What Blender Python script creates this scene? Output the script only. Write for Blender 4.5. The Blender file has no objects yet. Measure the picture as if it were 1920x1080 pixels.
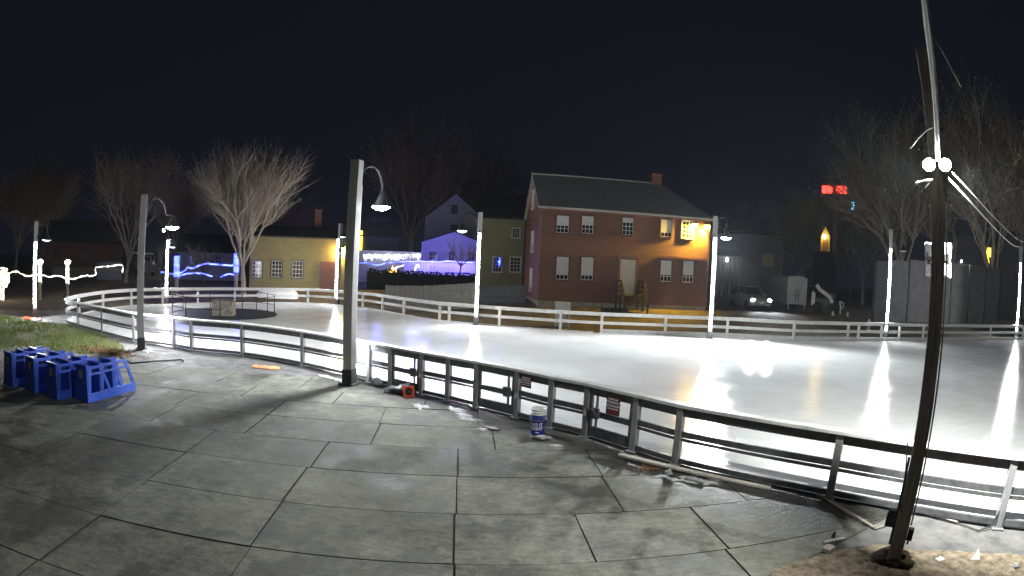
import bpy, bmesh, math, random
from mathutils import Matrix, Vector, noise
R = math.radians
rnd = random.Random(7)
S = bpy.context.scene
COL = S.collection

# ------------------------------------------------------------------ camera model (wide webcam lens)
F = 1012.0; PIT = -.0395; ROL = .0443; CH = 3.1
_cp, _sp, _cr, _sr = math.cos(PIT), math.sin(PIT), math.cos(ROL), math.sin(ROL)
FW = Vector((0, _cp, _sp)); _u = Vector((0, -_sp, _cp)); _x = Vector((1, 0, 0))
RX = _x * _cr + _u * _sr; UP = _u * _cr - _x * _sr

def ray(px, py):
    a, b = px - 960, 540 - py
    r = math.hypot(a, b) or 1e-9
    th = r / F; s = math.sin(th) / r
    return RX * (a * s) + UP * (b * s) + FW * math.cos(th)

def gnd(px, py, z=0.0):
    d = ray(px, py); t = (z - CH) / d.z
    return Vector((d.x * t, d.y * t, z))

def at(px, py, dist):
    d = ray(px, py); t = dist / math.hypot(d.x, d.y)
    return Vector((d.x * t, d.y * t, CH + d.z * t))

# ------------------------------------------------------------------ rink outline
def mid_pt(px, top, base, h=1.05):
    b = gnd(px, base); t = gnd(px, top, h)
    d = math.sqrt(math.hypot(b.x, b.y) * math.hypot(t.x, t.y))
    v = Vector((b.x, b.y, 0)).normalized()
    return v * d

NEAR_PX = [(147, 567, 612), (193, 577, 624), (252, 589, 637), (326, 596, 648), (360, 600, 655), (455, 608, 664), (568, 622, 684),
           (692, 639, 719), (732, 647, 728), (790, 657, 743), (840, 667, 752), (892, 677, 763), (968, 689, 785), (1031, 703, 804),
           (1097, 716, 820), (1187, 740, 843), (1265, 752, 877), (1555, 806, 930), (1870, 850, 985)]
FAR_PX = [(148, 553, 590), (193, 548, 577), (246, 544, 571), (305, 542, 569), (371, 540.5, 568), (440, 540, 568), (577, 541, 569), (680, 548, 578),
          (717, 552, 584), (757, 557, 592), (824, 566, 602), (842, 567, 604), (936, 574, 613), (1050, 580, 623), (1127, 584, 627), (1246, 588, 632), (1362, 592, 636),
          (1469, 594, 639), (1566, 596, 640), (1585, 596.5, 640), (1625, 597, 640), (1655, 597, 640), (1697, 597.5, 640), (1809, 598, 638), (1865, 598.5, 636.5), (1912, 599, 635)]
NEAR = [mid_pt(*p) for p in NEAR_PX] + [Vector((8.6, 2.9, 0)), Vector((11.0, 1.2, 0)), Vector((14.0, 0.2, 0))]
FAR = [mid_pt(*p) for p in FAR_PX]
FAR[17:] = [Vector((v.x, 25.4 + .02 * (v.x - 14), 0)) for v in FAR[17:]]
TIP = [gnd(124.5, 604)]
FAR += [Vector((44, 26.1, 0)), Vector((52, 26, 0))]

def catmull(pts, n=4):
    out = []
    P = [pts[0] * 2 - pts[1]] + list(pts) + [pts[-1] * 2 - pts[-2]]
    for i in range(1, len(P) - 2):
        a, b, c, d = P[i - 1:i + 3]
        for k in range(n):
            t = k / n
            out.append(.5 * ((2 * b) + (c - a) * t + (2 * a - 5 * b + 4 * c - d) * t * t + (3 * b - a - 3 * c + d) * t ** 3))
    out.append(pts[-1].copy())
    return out

RING_C = catmull(NEAR[::-1] + TIP + FAR, 6)
NEAR_C = RING_C[:6 * len(NEAR) + 1][::-1]
FAR_C = RING_C[6 * len(NEAR):]

def seg_dist(p, poly):
    best = 1e9
    for a, b in zip(poly, poly[1:]):
        dx, dy = b.x - a.x, b.y - a.y
        L = dx * dx + dy * dy
        t = 0 if L < 1e-9 else max(0, min(1, ((p[0] - a.x) * dx + (p[1] - a.y) * dy) / L))
        d = (p[0] - a.x - t * dx) ** 2 + (p[1] - a.y - t * dy) ** 2
        if d < best: best = d
    return math.sqrt(best)

def sstep(a, b, x):
    t = max(0, min(1, (x - a) / (b - a))); return t * t * (3 - 2 * t)

RING = [Vector((v.x, v.y)) for v in reversed(NEAR_C)] + [Vector((v.x, v.y)) for v in FAR_C[1:]] + [Vector((60, 20)), Vector((50, 0)), Vector((30, -4))]
def inside(p, poly):
    c = False; j = len(poly) - 1
    for i in range(len(poly)):
        a, b = poly[i], poly[j]
        if (a.y > p[1]) != (b.y > p[1]) and p[0] < (b.x - a.x) * (p[1] - a.y) / (b.y - a.y) + a.x: c = not c
        j = i
    return c
NEARLINE = NEAR_C[::4]
FARLINE = [v for i, v in enumerate(FAR_C) if i % 3 == 0]
def gz(x, y):
    """height of the ground: level at the rink, a bank rising behind its far side"""
    if y < 12 or inside((x, y), RING): return -.02
    d = seg_dist((x, y), FARLINE)
    if seg_dist((x, y), NEARLINE) < d - .5: return -.02
    k = sstep(-25, -14, x)
    return -.02 + .87 * sstep(1.2, 7.5, d) * (k * sstep(13, 21, y) + (1 - k) * sstep(26, 38, y))

# ------------------------------------------------------------------ mesh building
ORG = {}
class MB:
    def __init__(s): s.v = []; s.f = []; s.m = []
    def add(s, vs, fs, m=0):
        o = len(s.v); s.v += [Vector(v) for v in vs]; s.f += [tuple(o + i for i in f) for f in fs]; s.m += [m] * len(fs); return s
    def box(s, cx, cy, cz, sx, sy, sz, rz=0, m=0):
        x, y, z = sx / 2, sy / 2, sz / 2; c, q = math.cos(rz), math.sin(rz)
        vs = [(cx + i * x * c - j * y * q, cy + i * x * q + j * y * c, cz + k * z) for k in (-1, 1) for i, j in ((-1, -1), (1, -1), (1, 1), (-1, 1))]
        return s.add(vs, [(3, 2, 1, 0), (4, 5, 6, 7), (0, 1, 5, 4), (1, 2, 6, 5), (2, 3, 7, 6), (3, 0, 4, 7)], m)
    def beam(s, p, q, w, h, up=(0, 0, 1), m=0, w2=None, h2=None):
        p, q = Vector(p), Vector(q); d = (q - p).normalized(); u = Vector(up)
        if abs(d.dot(u)) > .99: u = Vector((0, 1, 0))
        r = d.cross(u).normalized(); u = r.cross(d)
        vs = []
        for c, a, b in ((p, w, h), (q, w2 or w, h2 or h)):
            vs += [c - r * a / 2 - u * b / 2, c + r * a / 2 - u * b / 2, c + r * a / 2 + u * b / 2, c - r * a / 2 + u * b / 2]
        return s.add(vs, [(3, 2, 1, 0), (4, 5, 6, 7), (0, 1, 5, 4), (1, 2, 6, 5), (2, 3, 7, 6), (3, 0, 4, 7)], m)
    def tube(s, pts, r, n=6, cap=True, m=0):
        pts = [Vector(p) for p in pts]; k = len(pts)
        rs = r if isinstance(r, (list, tuple)) else [r] * k
        o = len(s.v); prev = None
        for i, p in enumerate(pts):
            d = (pts[min(i + 1, k - 1)] - pts[max(i - 1, 0)])
            d = d.normalized() if d.length > 1e-9 else Vector((0, 0, 1))
            if prev is None:
                a = Vector((0, 0, 1)) if abs(d.z) < .9 else Vector((1, 0, 0))
                u = d.cross(a).normalized()
            else:
                u = (prev - d * prev.dot(d))
                u = u.normalized() if u.length > 1e-6 else d.cross(Vector((0.3, .5, .8))).normalized()
            prev = u; w = d.cross(u)
            for j in range(n):
                t = 2 * math.pi * j / n
                s.v.append(p + (u * math.cos(t) + w * math.sin(t)) * rs[i])
        for i in range(k - 1):
            for j in range(n):
                a = o + i * n + j; b = o + i * n + (j + 1) % n
                s.f.append((a, b, b + n, a + n)); s.m.append(m)
        if cap:
            s.f.append(tuple(o + j for j in reversed(range(n)))); s.m.append(m)
            s.f.append(tuple(o + (k - 1) * n + j for j in range(n))); s.m.append(m)
        return s
    def sweep(s, pts, w, h, z, m=0, off=0.0):
        """a flat bar w wide and h high, swept along a ground line with its underside at z"""
        k = len(pts); o = len(s.v)
        for i, p in enumerate(pts):
            d = (pts[min(i + 1, k - 1)] - pts[max(i - 1, 0)]); d.z = 0; d.normalize()
            n = Vector((-d.y, d.x, 0))
            for a, b in ((-w / 2, 0), (w / 2, 0), (w / 2, h), (-w / 2, h)):
                q = p + n * (a + off); s.v.append(Vector((q.x, q.y, p.z + z + b)))
        for i in range(k - 1):
            for j in range(4):
                a = o + i * 4 + j; b = o + i * 4 + (j + 1) % 4
                s.f.append((a, a + 4, b + 4, b)); s.m.append(m)
        s.f.append((o, o + 1, o + 2, o + 3)); e = o + (k - 1) * 4; s.f.append((e + 3, e + 2, e + 1, e)); s.m += [m, m]
        return s
    def prism(s, poly, z0, z1, m=0):
        n = len(poly); vs = [(p[0], p[1], z0) for p in poly] + [(p[0], p[1], z1) for p in poly]
        return s.add(vs, [tuple(reversed(range(n))), tuple(range(n, 2 * n))] + [(i, (i + 1) % n, n + (i + 1) % n, n + i) for i in range(n)], m)
    def extr(s, poly, y0, y1, m=0):
        """outline in x,z pushed along y"""
        n = len(poly); vs = [(p[0], y0, p[1]) for p in poly] + [(p[0], y1, p[1]) for p in poly]
        return s.add(vs, [tuple(range(n)), tuple(reversed(range(n, 2 * n)))] + [((i + 1) % n, i, n + i, n + (i + 1) % n) for i in range(n)], m)
    def side(s, poly, x0, x1, m=0):
        """outline in y,z pushed along x"""
        n = len(poly); vs = [(x0, p[0], p[1]) for p in poly] + [(x1, p[0], p[1]) for p in poly]
        return s.add(vs, [tuple(reversed(range(n))), tuple(range(n, 2 * n))] + [(i, (i + 1) % n, n + (i + 1) % n, n + i) for i in range(n)], m)
    def lathe(s, prof, n=20, c=(0, 0, 0), m=0, axis='z'):
        o = len(s.v); k = len(prof)
        for r, z in prof:
            for j in range(n):
                t = 2 * math.pi * j / n; a, b = r * math.cos(t), r * math.sin(t)
                s.v.append(Vector(c) + (Vector((a, b, z)) if axis == 'z' else Vector((a, z, b)) if axis == 'y' else Vector((z, a, b))))
        for i in range(k - 1):
            for j in range(n):
                a = o + i * n + j; b = o + i * n + (j + 1) % n
                s.f.append((a, b, b + n, a + n)); s.m.append(m)
        return s
    def disc(s, c, r, n=20, m=0):
        return s.add([(c[0] + r * math.cos(2 * math.pi * j / n), c[1] + r * math.sin(2 * math.pi * j / n), c[2]) for j in range(n)], [tuple(range(n))], m)
    def blob(s, c, rx, ry, rz, seed=0, n=10, k=6, rough=.25, m=0):
        prof = []
        o = len(s.v)
        for i in range(k + 1):
            ph = math.pi * i / k - math.pi / 2
            for j in range(n):
                t = 2 * math.pi * j / n
                d = Vector((math.cos(ph) * math.cos(t), math.cos(ph) * math.sin(t), math.sin(ph)))
                q = 1 + rough * noise.noise(d * 1.7 + Vector((seed * 3.1, seed, 0))) * 1.6
                s.v.append(Vector(c) + Vector((d.x * rx * q, d.y * ry * q, d.z * rz * q)))
        for i in range(k):
            for j in range(n):
                a = o + i * n + j; b = o + i * n + (j + 1) % n
                s.f.append((a, b, b + n, a + n)); s.m.append(m)
        return s
    def clap(s, x0, x1, z0, z1, y, e=.13, t=.02, m=0):
        """clapboard siding on a wall that faces -y"""
        n = max(1, round((z1 - z0) / e)); e = (z1 - z0) / n
        for i in range(n):
            a = z0 + i * e
            s.add([(x0, y - t, a), (x1, y - t, a), (x1, y - .002, a + e), (x0, y - .002, a + e)], [(0, 1, 2, 3)], m)
            s.add([(x0, y - .002, a), (x1, y - .002, a), (x1, y - t, a), (x0, y - t, a)], [(0, 1, 2, 3)], m)
        return s
    def build(s, name, mats, parent=None, loc=None, smooth=False, bevel=0, local=False, rz=0):
        me = bpy.data.meshes.new(name)
        vs = s.v
        if parent is not None:
            if not local:
                l, r = ORG[parent]
                M = (Matrix.Translation(l) @ Matrix.Rotation(r, 4, 'Z')).inverted()
                vs = [M @ v for v in vs]
        elif loc is not None:
            l = Vector(loc)
            if not local:
                M = (Matrix.Translation(l) @ Matrix.Rotation(rz, 4, 'Z')).inverted(); vs = [M @ v for v in vs]
        me.from_pydata([tuple(v) for v in vs], [], s.f)
        for mm in (mats if isinstance(mats, (list, tuple)) else [mats]): me.materials.append(mm)
        if any(s.m): me.polygons.foreach_set('material_index', s.m)
        if smooth: me.polygons.foreach_set('use_smooth', [True] * len(me.polygons))
        me.update()
        o = bpy.data.objects.new(name, me); COL.objects.link(o)
        if parent is not None: o.parent = parent; ORG[o] = ORG[parent]
        elif loc is not None: o.location = loc; o.rotation_euler = (0, 0, rz); ORG[o] = (Vector(loc), rz)
        else: ORG[o] = (Vector((0, 0, 0)), 0)
        if bevel:
            b = o.modifiers.new('edge', 'BEVEL'); b.width = bevel; b.segments = 2; b.limit_method = 'ANGLE'
        return o

def tag(o, label=None, cat=None, group=None, kind=None):
    if label: o['label'] = label
    if cat: o['category'] = cat
    if group: o['group'] = group
    if kind: o['kind'] = kind
    return o
def thing(name, label, cat, loc=(0, 0, 0), rz=0, group=None):
    o = bpy.data.objects.new(name, None); COL.objects.link(o); o.empty_display_size = .2
    o.location = loc; o.rotation_euler = (0, 0, rz); ORG[o] = (Vector(loc), rz)
    return tag(o, label, cat, group)
def kids(o): return [c for c in bpy.data.objects if c.parent == o]
KIDS = {}
def copy_tree(o, parent=None):
    c = o.copy(); COL.objects.link(c)
    if parent: c.parent = parent
    for ch in KIDS.get(o.name) or kids(o): copy_tree(ch, c)
    return c

def text_mesh(txt, size, bold=.0):
    cu = bpy.data.curves.new('t', 'FONT'); cu.body = txt; cu.size = size; cu.align_x = 'CENTER'; cu.offset = bold; cu.resolution_u = 3
    o = bpy.data.objects.new('t', cu); COL.objects.link(o)
    dg = bpy.context.evaluated_depsgraph_get(); e = o.evaluated_get(dg); me = e.to_mesh()
    vs = [v.co.copy() for v in me.vertices]; fs = [tuple(p.vertices) for p in me.polygons]
    e.to_mesh_clear(); bpy.data.objects.remove(o); bpy.data.curves.remove(cu)
    return vs, fs

# ------------------------------------------------------------------ materials
def rgb(*a): return (*a, 1.0)
def mat(name, c1, c2=None, scale=4.0, rough=.7, metal=0.0, bump=0.0, bscale=None, detail=6, r2=None, stretch=None, lo=.35, hi=.65, spec=.5, coords='Object'):
    m = bpy.data.materials.new(name); m.use_nodes = True; nt = m.node_tree; N, L = nt.nodes, nt.links
    b = N['Principled BSDF']; b.inputs['Roughness'].default_value = rough; b.inputs['Metallic'].default_value = metal
    b.inputs['Specular IOR Level'].default_value = spec
    b.inputs['Base Color'].default_value = rgb(*c1)
    tc = N.new('ShaderNodeTexCoord'); src = tc.outputs[coords]
    if stretch:
        mp = N.new('ShaderNodeMapping'); mp.inputs['Scale'].default_value = stretch; L.new(src, mp.inputs[0]); src = mp.outputs[0]
    n = N.new('ShaderNodeTexNoise'); n.inputs['Scale'].default_value = scale; n.inputs['Detail'].default_value = detail; n.inputs['Roughness'].default_value = .65; L.new(src, n.inputs['Vector'])
    if c2:
        cr = N.new('ShaderNodeValToRGB'); cr.color_ramp.elements[0].position = lo; cr.color_ramp.elements[1].position = hi
        cr.color_ramp.elements[0].color = rgb(*c1); cr.color_ramp.elements[1].color = rgb(*c2)
        L.new(n.outputs['Fac'], cr.inputs[0]); L.new(cr.outputs[0], b.inputs['Base Color'])
    if r2 is not None:
        mr = N.new('ShaderNodeMapRange'); mr.inputs[1].default_value = .35; mr.inputs[2].default_value = .65; mr.inputs[3].default_value = rough; mr.inputs[4].default_value = r2
        L.new(n.outputs['Fac'], mr.inputs[0]); L.new(mr.outputs[0], b.inputs['Roughness'])
    if bump:
        n2 = n
        if bscale:
            n2 = N.new('ShaderNodeTexNoise'); n2.inputs['Scale'].default_value = bscale; n2.inputs['Detail'].default_value = 5; L.new(src, n2.inputs['Vector'])
        bp = N.new('ShaderNodeBump'); bp.inputs['Strength'].default_value = bump; bp.inputs['Distance'].default_value = .02
        L.new(n2.outputs['Fac'], bp.inputs['Height']); L.new(bp.outputs[0], b.inputs['Normal'])
    return m
def emit(name, c, s, base=(.8, .8, .8), noise_scale=None):
    m = bpy.data.materials.new(name); m.use_nodes = True; nt = m.node_tree; b = nt.nodes['Principled BSDF']
    b.inputs['Base Color'].default_value = rgb(*base); b.inputs['Emission Color'].default_value = rgb(*c); b.inputs['Emission Strength'].default_value = s
    if noise_scale:
        tc = nt.nodes.new('ShaderNodeTexCoord'); n = nt.nodes.new('ShaderNodeTexNoise'); n.inputs['Scale'].default_value = noise_scale; n.inputs['Detail'].default_value = 1
        nt.links.new(tc.outputs['Object'], n.inputs['Vector'])
        mr = nt.nodes.new('ShaderNodeMapRange'); mr.inputs[1].default_value = .4; mr.inputs[2].default_value = .6; mr.inputs[3].default_value = s * .15; mr.inputs[4].default_value = s * 1.8
        nt.links.new(n.outputs['Fac'], mr.inputs[0]); nt.links.new(mr.outputs[0], b.inputs['Emission Strength'])
    return m

M = {}
M['soil'] = mat('ground_soil', (.028, .024, .014), (.115, .09, .048), 1.6, .95, bump=.8, bscale=9, lo=.3, hi=.7)
M['asphalt'] = mat('asphalt', (.10, .10, .10), (.22, .215, .205), 2.2, .75, bump=.5, bscale=60, r2=.5)
M['road'] = mat('dark_asphalt', (.03, .03, .032), (.06, .06, .06), 1.2, .7, bump=.4, bscale=30)
M['sand'] = mat('sandy_soil', (.12, .095, .062), (.42, .34, .24), 7, .95, bump=1.0, bscale=25)
M['turf'] = mat('turf', (.05, .07, .012), (.12, .105, .04), 5, .95, bump=.7, bscale=30)
M['blade'] = mat('grass_blade', (.07, .14, .012), (.17, .19, .04), 3, .8)
M['deadleaf'] = mat('dead_leaf', (.12, .05, .02), (.3, .15, .06), 12, .8)
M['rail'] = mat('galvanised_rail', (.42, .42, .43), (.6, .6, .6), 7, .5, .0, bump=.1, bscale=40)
M['railshade'] = mat('galvanised_rail_shaded', (.06, .06, .063), (.13, .13, .135), 7, .5, .0, bump=.1, bscale=40)  # darker copy of the galvanised rail, its shaded side put into the colour
M['railpost'] = mat('galvanised_post', (.2, .2, .2), (.33, .33, .33), 9, .5, .0, bump=.15, bscale=30, stretch=(1, 1, .3))
M['raildark'] = mat('worn_metal', (.08, .08, .085), (.16, .16, .165), 9, .45, .3, bump=.1)
M['white'] = mat('white_paint', (.62, .62, .6), (.78, .78, .75), 5, .5, bump=.1, bscale=30)
M['pole'] = mat('painted_post', (.24, .235, .225), (.37, .36, .345), 3, .5, bump=.12, bscale=25, stretch=(1, 1, .15))
M['hood'] = mat('dark_lamp_metal', (.012, .013, .015), (.03, .03, .032), 8, .55, 0)
M['oldwood'] = mat('weathered_timber', (.17, .145, .12), (.42, .36, .3), 5, .85, bump=.8, stretch=(6, 6, .35), lo=.3, hi=.7)
M['blue'] = mat('blue_plastic', (.022, .075, .5), (.04, .12, .62), 6, .38, bump=.06, bscale=40)
M['bucket'] = mat('bucket_blue', (.01, .03, .33), (.015, .045, .4), 6, .35)
M['wplast'] = mat('white_plastic', (.7, .7, .68), (.8, .8, .78), 6, .4)
M['label'] = mat('faded_sticker', (.42, .42, .33), (.55, .54, .44), 14, .6)
M['ink'] = mat('black_ink', (.02, .02, .02), None, 4, .6)
M['whiteink'] = mat('white_ink', (.8, .8, .8), None, 4, .5)
M['orange'] = mat('orange_plastic', (.75, .07, .01), (.85, .12, .02), 8, .45)
M['paleorange'] = mat('faded_orange_cloth', (.7, .25, .1), (.85, .42, .2), 8, .8)
M['cable'] = mat('black_rubber', (.012, .012, .013), (.03, .03, .03), 10, .5)
M['wcable'] = mat('pale_cable', (.22, .23, .19), (.36, .37, .32), 10, .5)
M['maroon'] = mat('maroon_sign', (.11, .012, .02), (.16, .02, .03), 10, .5)
M['plank'] = mat('bleached_board', (.4, .36, .3), (.65, .6, .52), 4, .8, bump=.4, stretch=(1, 6, 6))
M['darktimber'] = mat('dark_timber', (.022, .02, .014), (.055, .05, .034), 5, .85, bump=.6)  # very dark timber tone for the porch steps
M['stone'] = mat('lichened_block', (.16, .14, .11), (.38, .34, .28), 6, .9, bump=.9, bscale=14)
M['rusty'] = mat('rusty_pipe', (.04, .03, .025), (.09, .065, .05), 9, .6, .4, bump=.3)
M['basin'] = mat('dark_pool_liner', (.015, .017, .02), (.035, .04, .045), 2, .6, spec=.2, bump=.25, bscale=5)
M['snow_and_light'] = mat('snow_and_light_white', (.36, .37, .37), (.62, .63, .64), 9, .8, bump=.8, bscale=14)
M['brown'] = mat('brown_clapboard', (.125, .058, .037), (.185, .088, .057), 2.5, .75, bump=.2, stretch=(.4, 1, 5))
M['cornerb'] = mat('brown_trim', (.14, .07, .05), (.19, .092, .07), 3, .7)
M['roofg'] = mat('grey_shingles', (.31, .31, .28), (.5, .495, .45), 9, .9, bump=.8, bscale=16, stretch=(1, 1, 3))
M['roofd'] = mat('dark_shingles', (.025, .026, .027), (.05, .05, .05), 6, .9, bump=.5)
M['olive'] = mat('olive_clapboard', (.2, .19, .09), (.27, .255, .125), 2, .8, stretch=(.4, 1, 5))
M['yellow'] = mat('yellow_clapboard', (.19, .155, .06), (.25, .205, .085), 2, .75, stretch=(.4, 1, 5))
M['wclap'] = mat('white_clapboard', (.5, .5, .46), (.62, .62, .57), 2, .75, stretch=(.4, 1, 5))
M['greyclap'] = mat('grey_clapboard', (.16, .165, .17), (.24, .245, .25), 2, .8, stretch=(.4, 1, 5))
M['brick'] = mat('chimney_brick', (.2, .09, .055), (.32, .16, .1), 9, .9, bump=.6)
M['trim'] = mat('window_trim', (.55, .53, .47), (.66, .64, .57), 5, .6)
M['dtrim'] = mat('dark_trim', (.05, .03, .025), (.08, .05, .04), 5, .6)
M['blind'] = mat('window_blind', (.5, .49, .45), (.58, .57, .53), 2.5, .9, stretch=(1, 1, 6))
M['glass'] = mat('dark_pane', (.012, .014, .018), (.02, .022, .026), 2, .08)
M['doorw'] = mat('cream_door', (.46, .43, .31), (.56, .52, .4), 3, .6)
M['doorb'] = mat('brown_door', (.11, .035, .02), (.16, .055, .03), 4, .6)
M['fencew'] = mat('grey_pickets', (.18, .18, .155), (.32, .31, .27), 4, .9, bump=.5, stretch=(8, 1, .6))
M['fenceg'] = mat('slate_fence', (.09, .1, .11), (.15, .16, .17), 4, .9, bump=.4, stretch=(8, 1, .6))
M['panelw'] = mat('grey_panel', (.15, .147, .14), (.22, .215, .205), 1.5, .7, bump=.2)
M['bark'] = mat('bark', (.2, .165, .125), (.36, .305, .24), 6, .9, bump=.8, stretch=(3, 3, .5))
M['barkd'] = mat('dark_bark', (.2, .165, .125), (.36, .3, .23), 6, .9)
M['leafd'] = mat('withered_leaf', (.15, .115, .06), (.3, .23, .12), 9, .8)
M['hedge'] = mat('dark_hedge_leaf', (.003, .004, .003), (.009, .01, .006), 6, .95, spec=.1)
M['leafg'] = mat('dull_green_leaf', (.12, .13, .07), (.26, .25, .13), 9, .8)
M['car'] = mat('silver_car_paint', (.4, .42, .42), (.46, .48, .48), 3, .28, .5)
M['tyre'] = mat('tyre_rubber', (.012, .012, .012), (.025, .025, .025), 9, .8)
M['trailer'] = mat('trailer_skin', (.42, .42, .4), (.5, .5, .48), 2, .5)
M['cord'] = mat('frayed_cord', (.03, .03, .03), (.06, .06, .06), 8, .7)
M['tank'] = mat('white_tank', (.8, .8, .78), (.86, .86, .84), 3, .4)
M['util'] = mat('utility_box', (.36, .38, .36), (.46, .47, .45), 4, .6)
M['tarp'] = mat('dark_tarp', (.025, .025, .03), (.06, .06, .065), 5, .5, bump=.5)
M['concrete'] = mat('broken_concrete', (.3, .29, .27), (.5, .49, .46), 7, .9, bump=.8, bscale=20)
M['paper'] = mat('paper_scrap', (.7, .7, .7), (.8, .8, .8), 5, .8)
M['horn'] = mat('grey_horn', (.5, .5, .5), (.62, .62, .61), 5, .45)
E_ = {}
E_['strip'] = emit('led_tube', (.93, .95, 1.0), 165)
E_['soft'] = emit('led_tube_soft', (.93, .95, 1.0), 70)
E_['lamp'] = emit('lamp_lens', (.93, .96, 1.0), 60)
E_['lampdim'] = emit('lamp_lens_dim', (.85, .95, 1.0), 6)
E_['lampoff'] = mat('lamp_lens_off', (.5, .5, .5), (.6, .6, .6), 5, .3)
E_['flood'] = emit('flood_lens', (1, 1, 1), 90)
E_['amber'] = emit('amber_flood', (1.0, .72, .12), 45)
E_['porch'] = emit('porch_bulb', (1.0, .78, .35), 45)
E_['warm'] = emit('warm_rope', (1.0, .78, .58), 1.6, noise_scale=3.0)
E_['cool'] = emit('cool_rope', (.97, .9, .88), 1.8, noise_scale=3.0)
E_['bluerope'] = emit('blue_rope', (.03, .05, 1.0), 3.4, noise_scale=2.2)
E_['icicle'] = emit('icicle_light', (.9, .88, 1.0), 1.6, noise_scale=2.5)
E_['head'] = emit('headlight', (.72, .82, 1.0), 60)
E_['red'] = emit('red_lamp', (1.0, .05, .03), 1.0)
E_['bluelt'] = emit('blue_lamp', (.15, .55, 1.0), 1.2)
E_['yellowlit'] = emit('lit_window', (1.0, .72, .05), 1.1)
E_['porchdim'] = emit('porch_bulb_dim', (1.0, .8, .3), 9)
E_['whitelt'] = emit('white_bulb', (.95, .95, 1.0), 9)
E_['winlit'] = emit('dim_lit_window', (.9, .85, .8), .25)

# ice: white, wet, polished in places
def ice_material():
    m = bpy.data.materials.new('wet_ice'); m.use_nodes = True; N, L = m.node_tree.nodes, m.node_tree.links
    b = N['Principled BSDF']; tc = N.new('ShaderNodeTexCoord')
    n = N.new('ShaderNodeTexNoise'); n.inputs['Scale'].default_value = .35; n.inputs['Detail'].default_value = 9; n.inputs['Roughness'].default_value = .6; L.new(tc.outputs['Object'], n.inputs['Vector'])
    cr = N.new('ShaderNodeValToRGB'); e = cr.color_ramp.elements
    e[0].position = .36; e[0].color = (.7, .72, .71, 1); e[1].position = .62; e[1].color = (.82, .84, .83, 1)
    L.new(n.outputs['Fac'], cr.inputs[0]); L.new(cr.outputs[0], b.inputs['Base Color'])
    mp = N.new('ShaderNodeMapping'); mp.inputs['Scale'].default_value = (1, .5, 1); mp.inputs['Rotation'].default_value = (0, 0, .5); L.new(tc.outputs['Object'], mp.inputs[0])
    n2 = N.new('ShaderNodeTexNoise'); n2.inputs['Scale'].default_value = 1.1; n2.inputs['Detail'].default_value = 7; L.new(mp.outputs[0], n2.inputs['Vector'])
    mr = N.new('ShaderNodeMapRange'); mr.inputs[1].default_value = .36; mr.inputs[2].default_value = .66; mr.inputs[3].default_value = .05; mr.inputs[4].default_value = .17
    L.new(n2.outputs['Fac'], mr.inputs[0]); L.new(mr.outputs[0], b.inputs['Roughness'])
    n3 = N.new('ShaderNodeTexNoise'); n3.inputs['Scale'].default_value = 11; n3.inputs['Detail'].default_value = 6; L.new(tc.outputs['Object'], n3.inputs['Vector'])
    bp = N.new('ShaderNodeBump'); bp.inputs['Strength'].default_value = .5; bp.inputs['Distance'].default_value = .016; L.new(n3.outputs['Fac'], bp.inputs['Height']); L.new(bp.outputs[0], b.inputs['Normal'])
    b.inputs['IOR'].default_value = 1.3
    prev = cr.outputs[0]
    for rot, sc_ in ((.35, (.5, 14, 1)), (-.5, (.6, 17, 1)), (1.25, (.4, 11, 1))):
        m2 = N.new('ShaderNodeMapping'); m2.inputs['Rotation'].default_value = (0, 0, rot); m2.inputs['Scale'].default_value = sc_; L.new(tc.outputs['Object'], m2.inputs[0])
        n4 = N.new('ShaderNodeTexNoise'); n4.inputs['Scale'].default_value = 1.3; n4.inputs['Detail'].default_value = 5; n4.inputs['Distortion'].default_value = .6; L.new(m2.outputs[0], n4.inputs['Vector'])
        r4 = N.new('ShaderNodeMapRange'); r4.inputs[1].default_value = .58; r4.inputs[2].default_value = .7; r4.inputs[3].default_value = 1.0; r4.inputs[4].default_value = .86; L.new(n4.outputs['Fac'], r4.inputs[0])
        mm = N.new('ShaderNodeMix'); mm.data_type = 'RGBA'; mm.blend_type = 'MULTIPLY'; mm.inputs['Factor'].default_value = 1; L.new(prev, mm.inputs[6]); L.new(r4.outputs[0], mm.inputs[7]); prev = mm.outputs[2]
    L.new(prev, b.inputs['Base Color'])
    return m
M['ice'] = ice_material()

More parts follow.
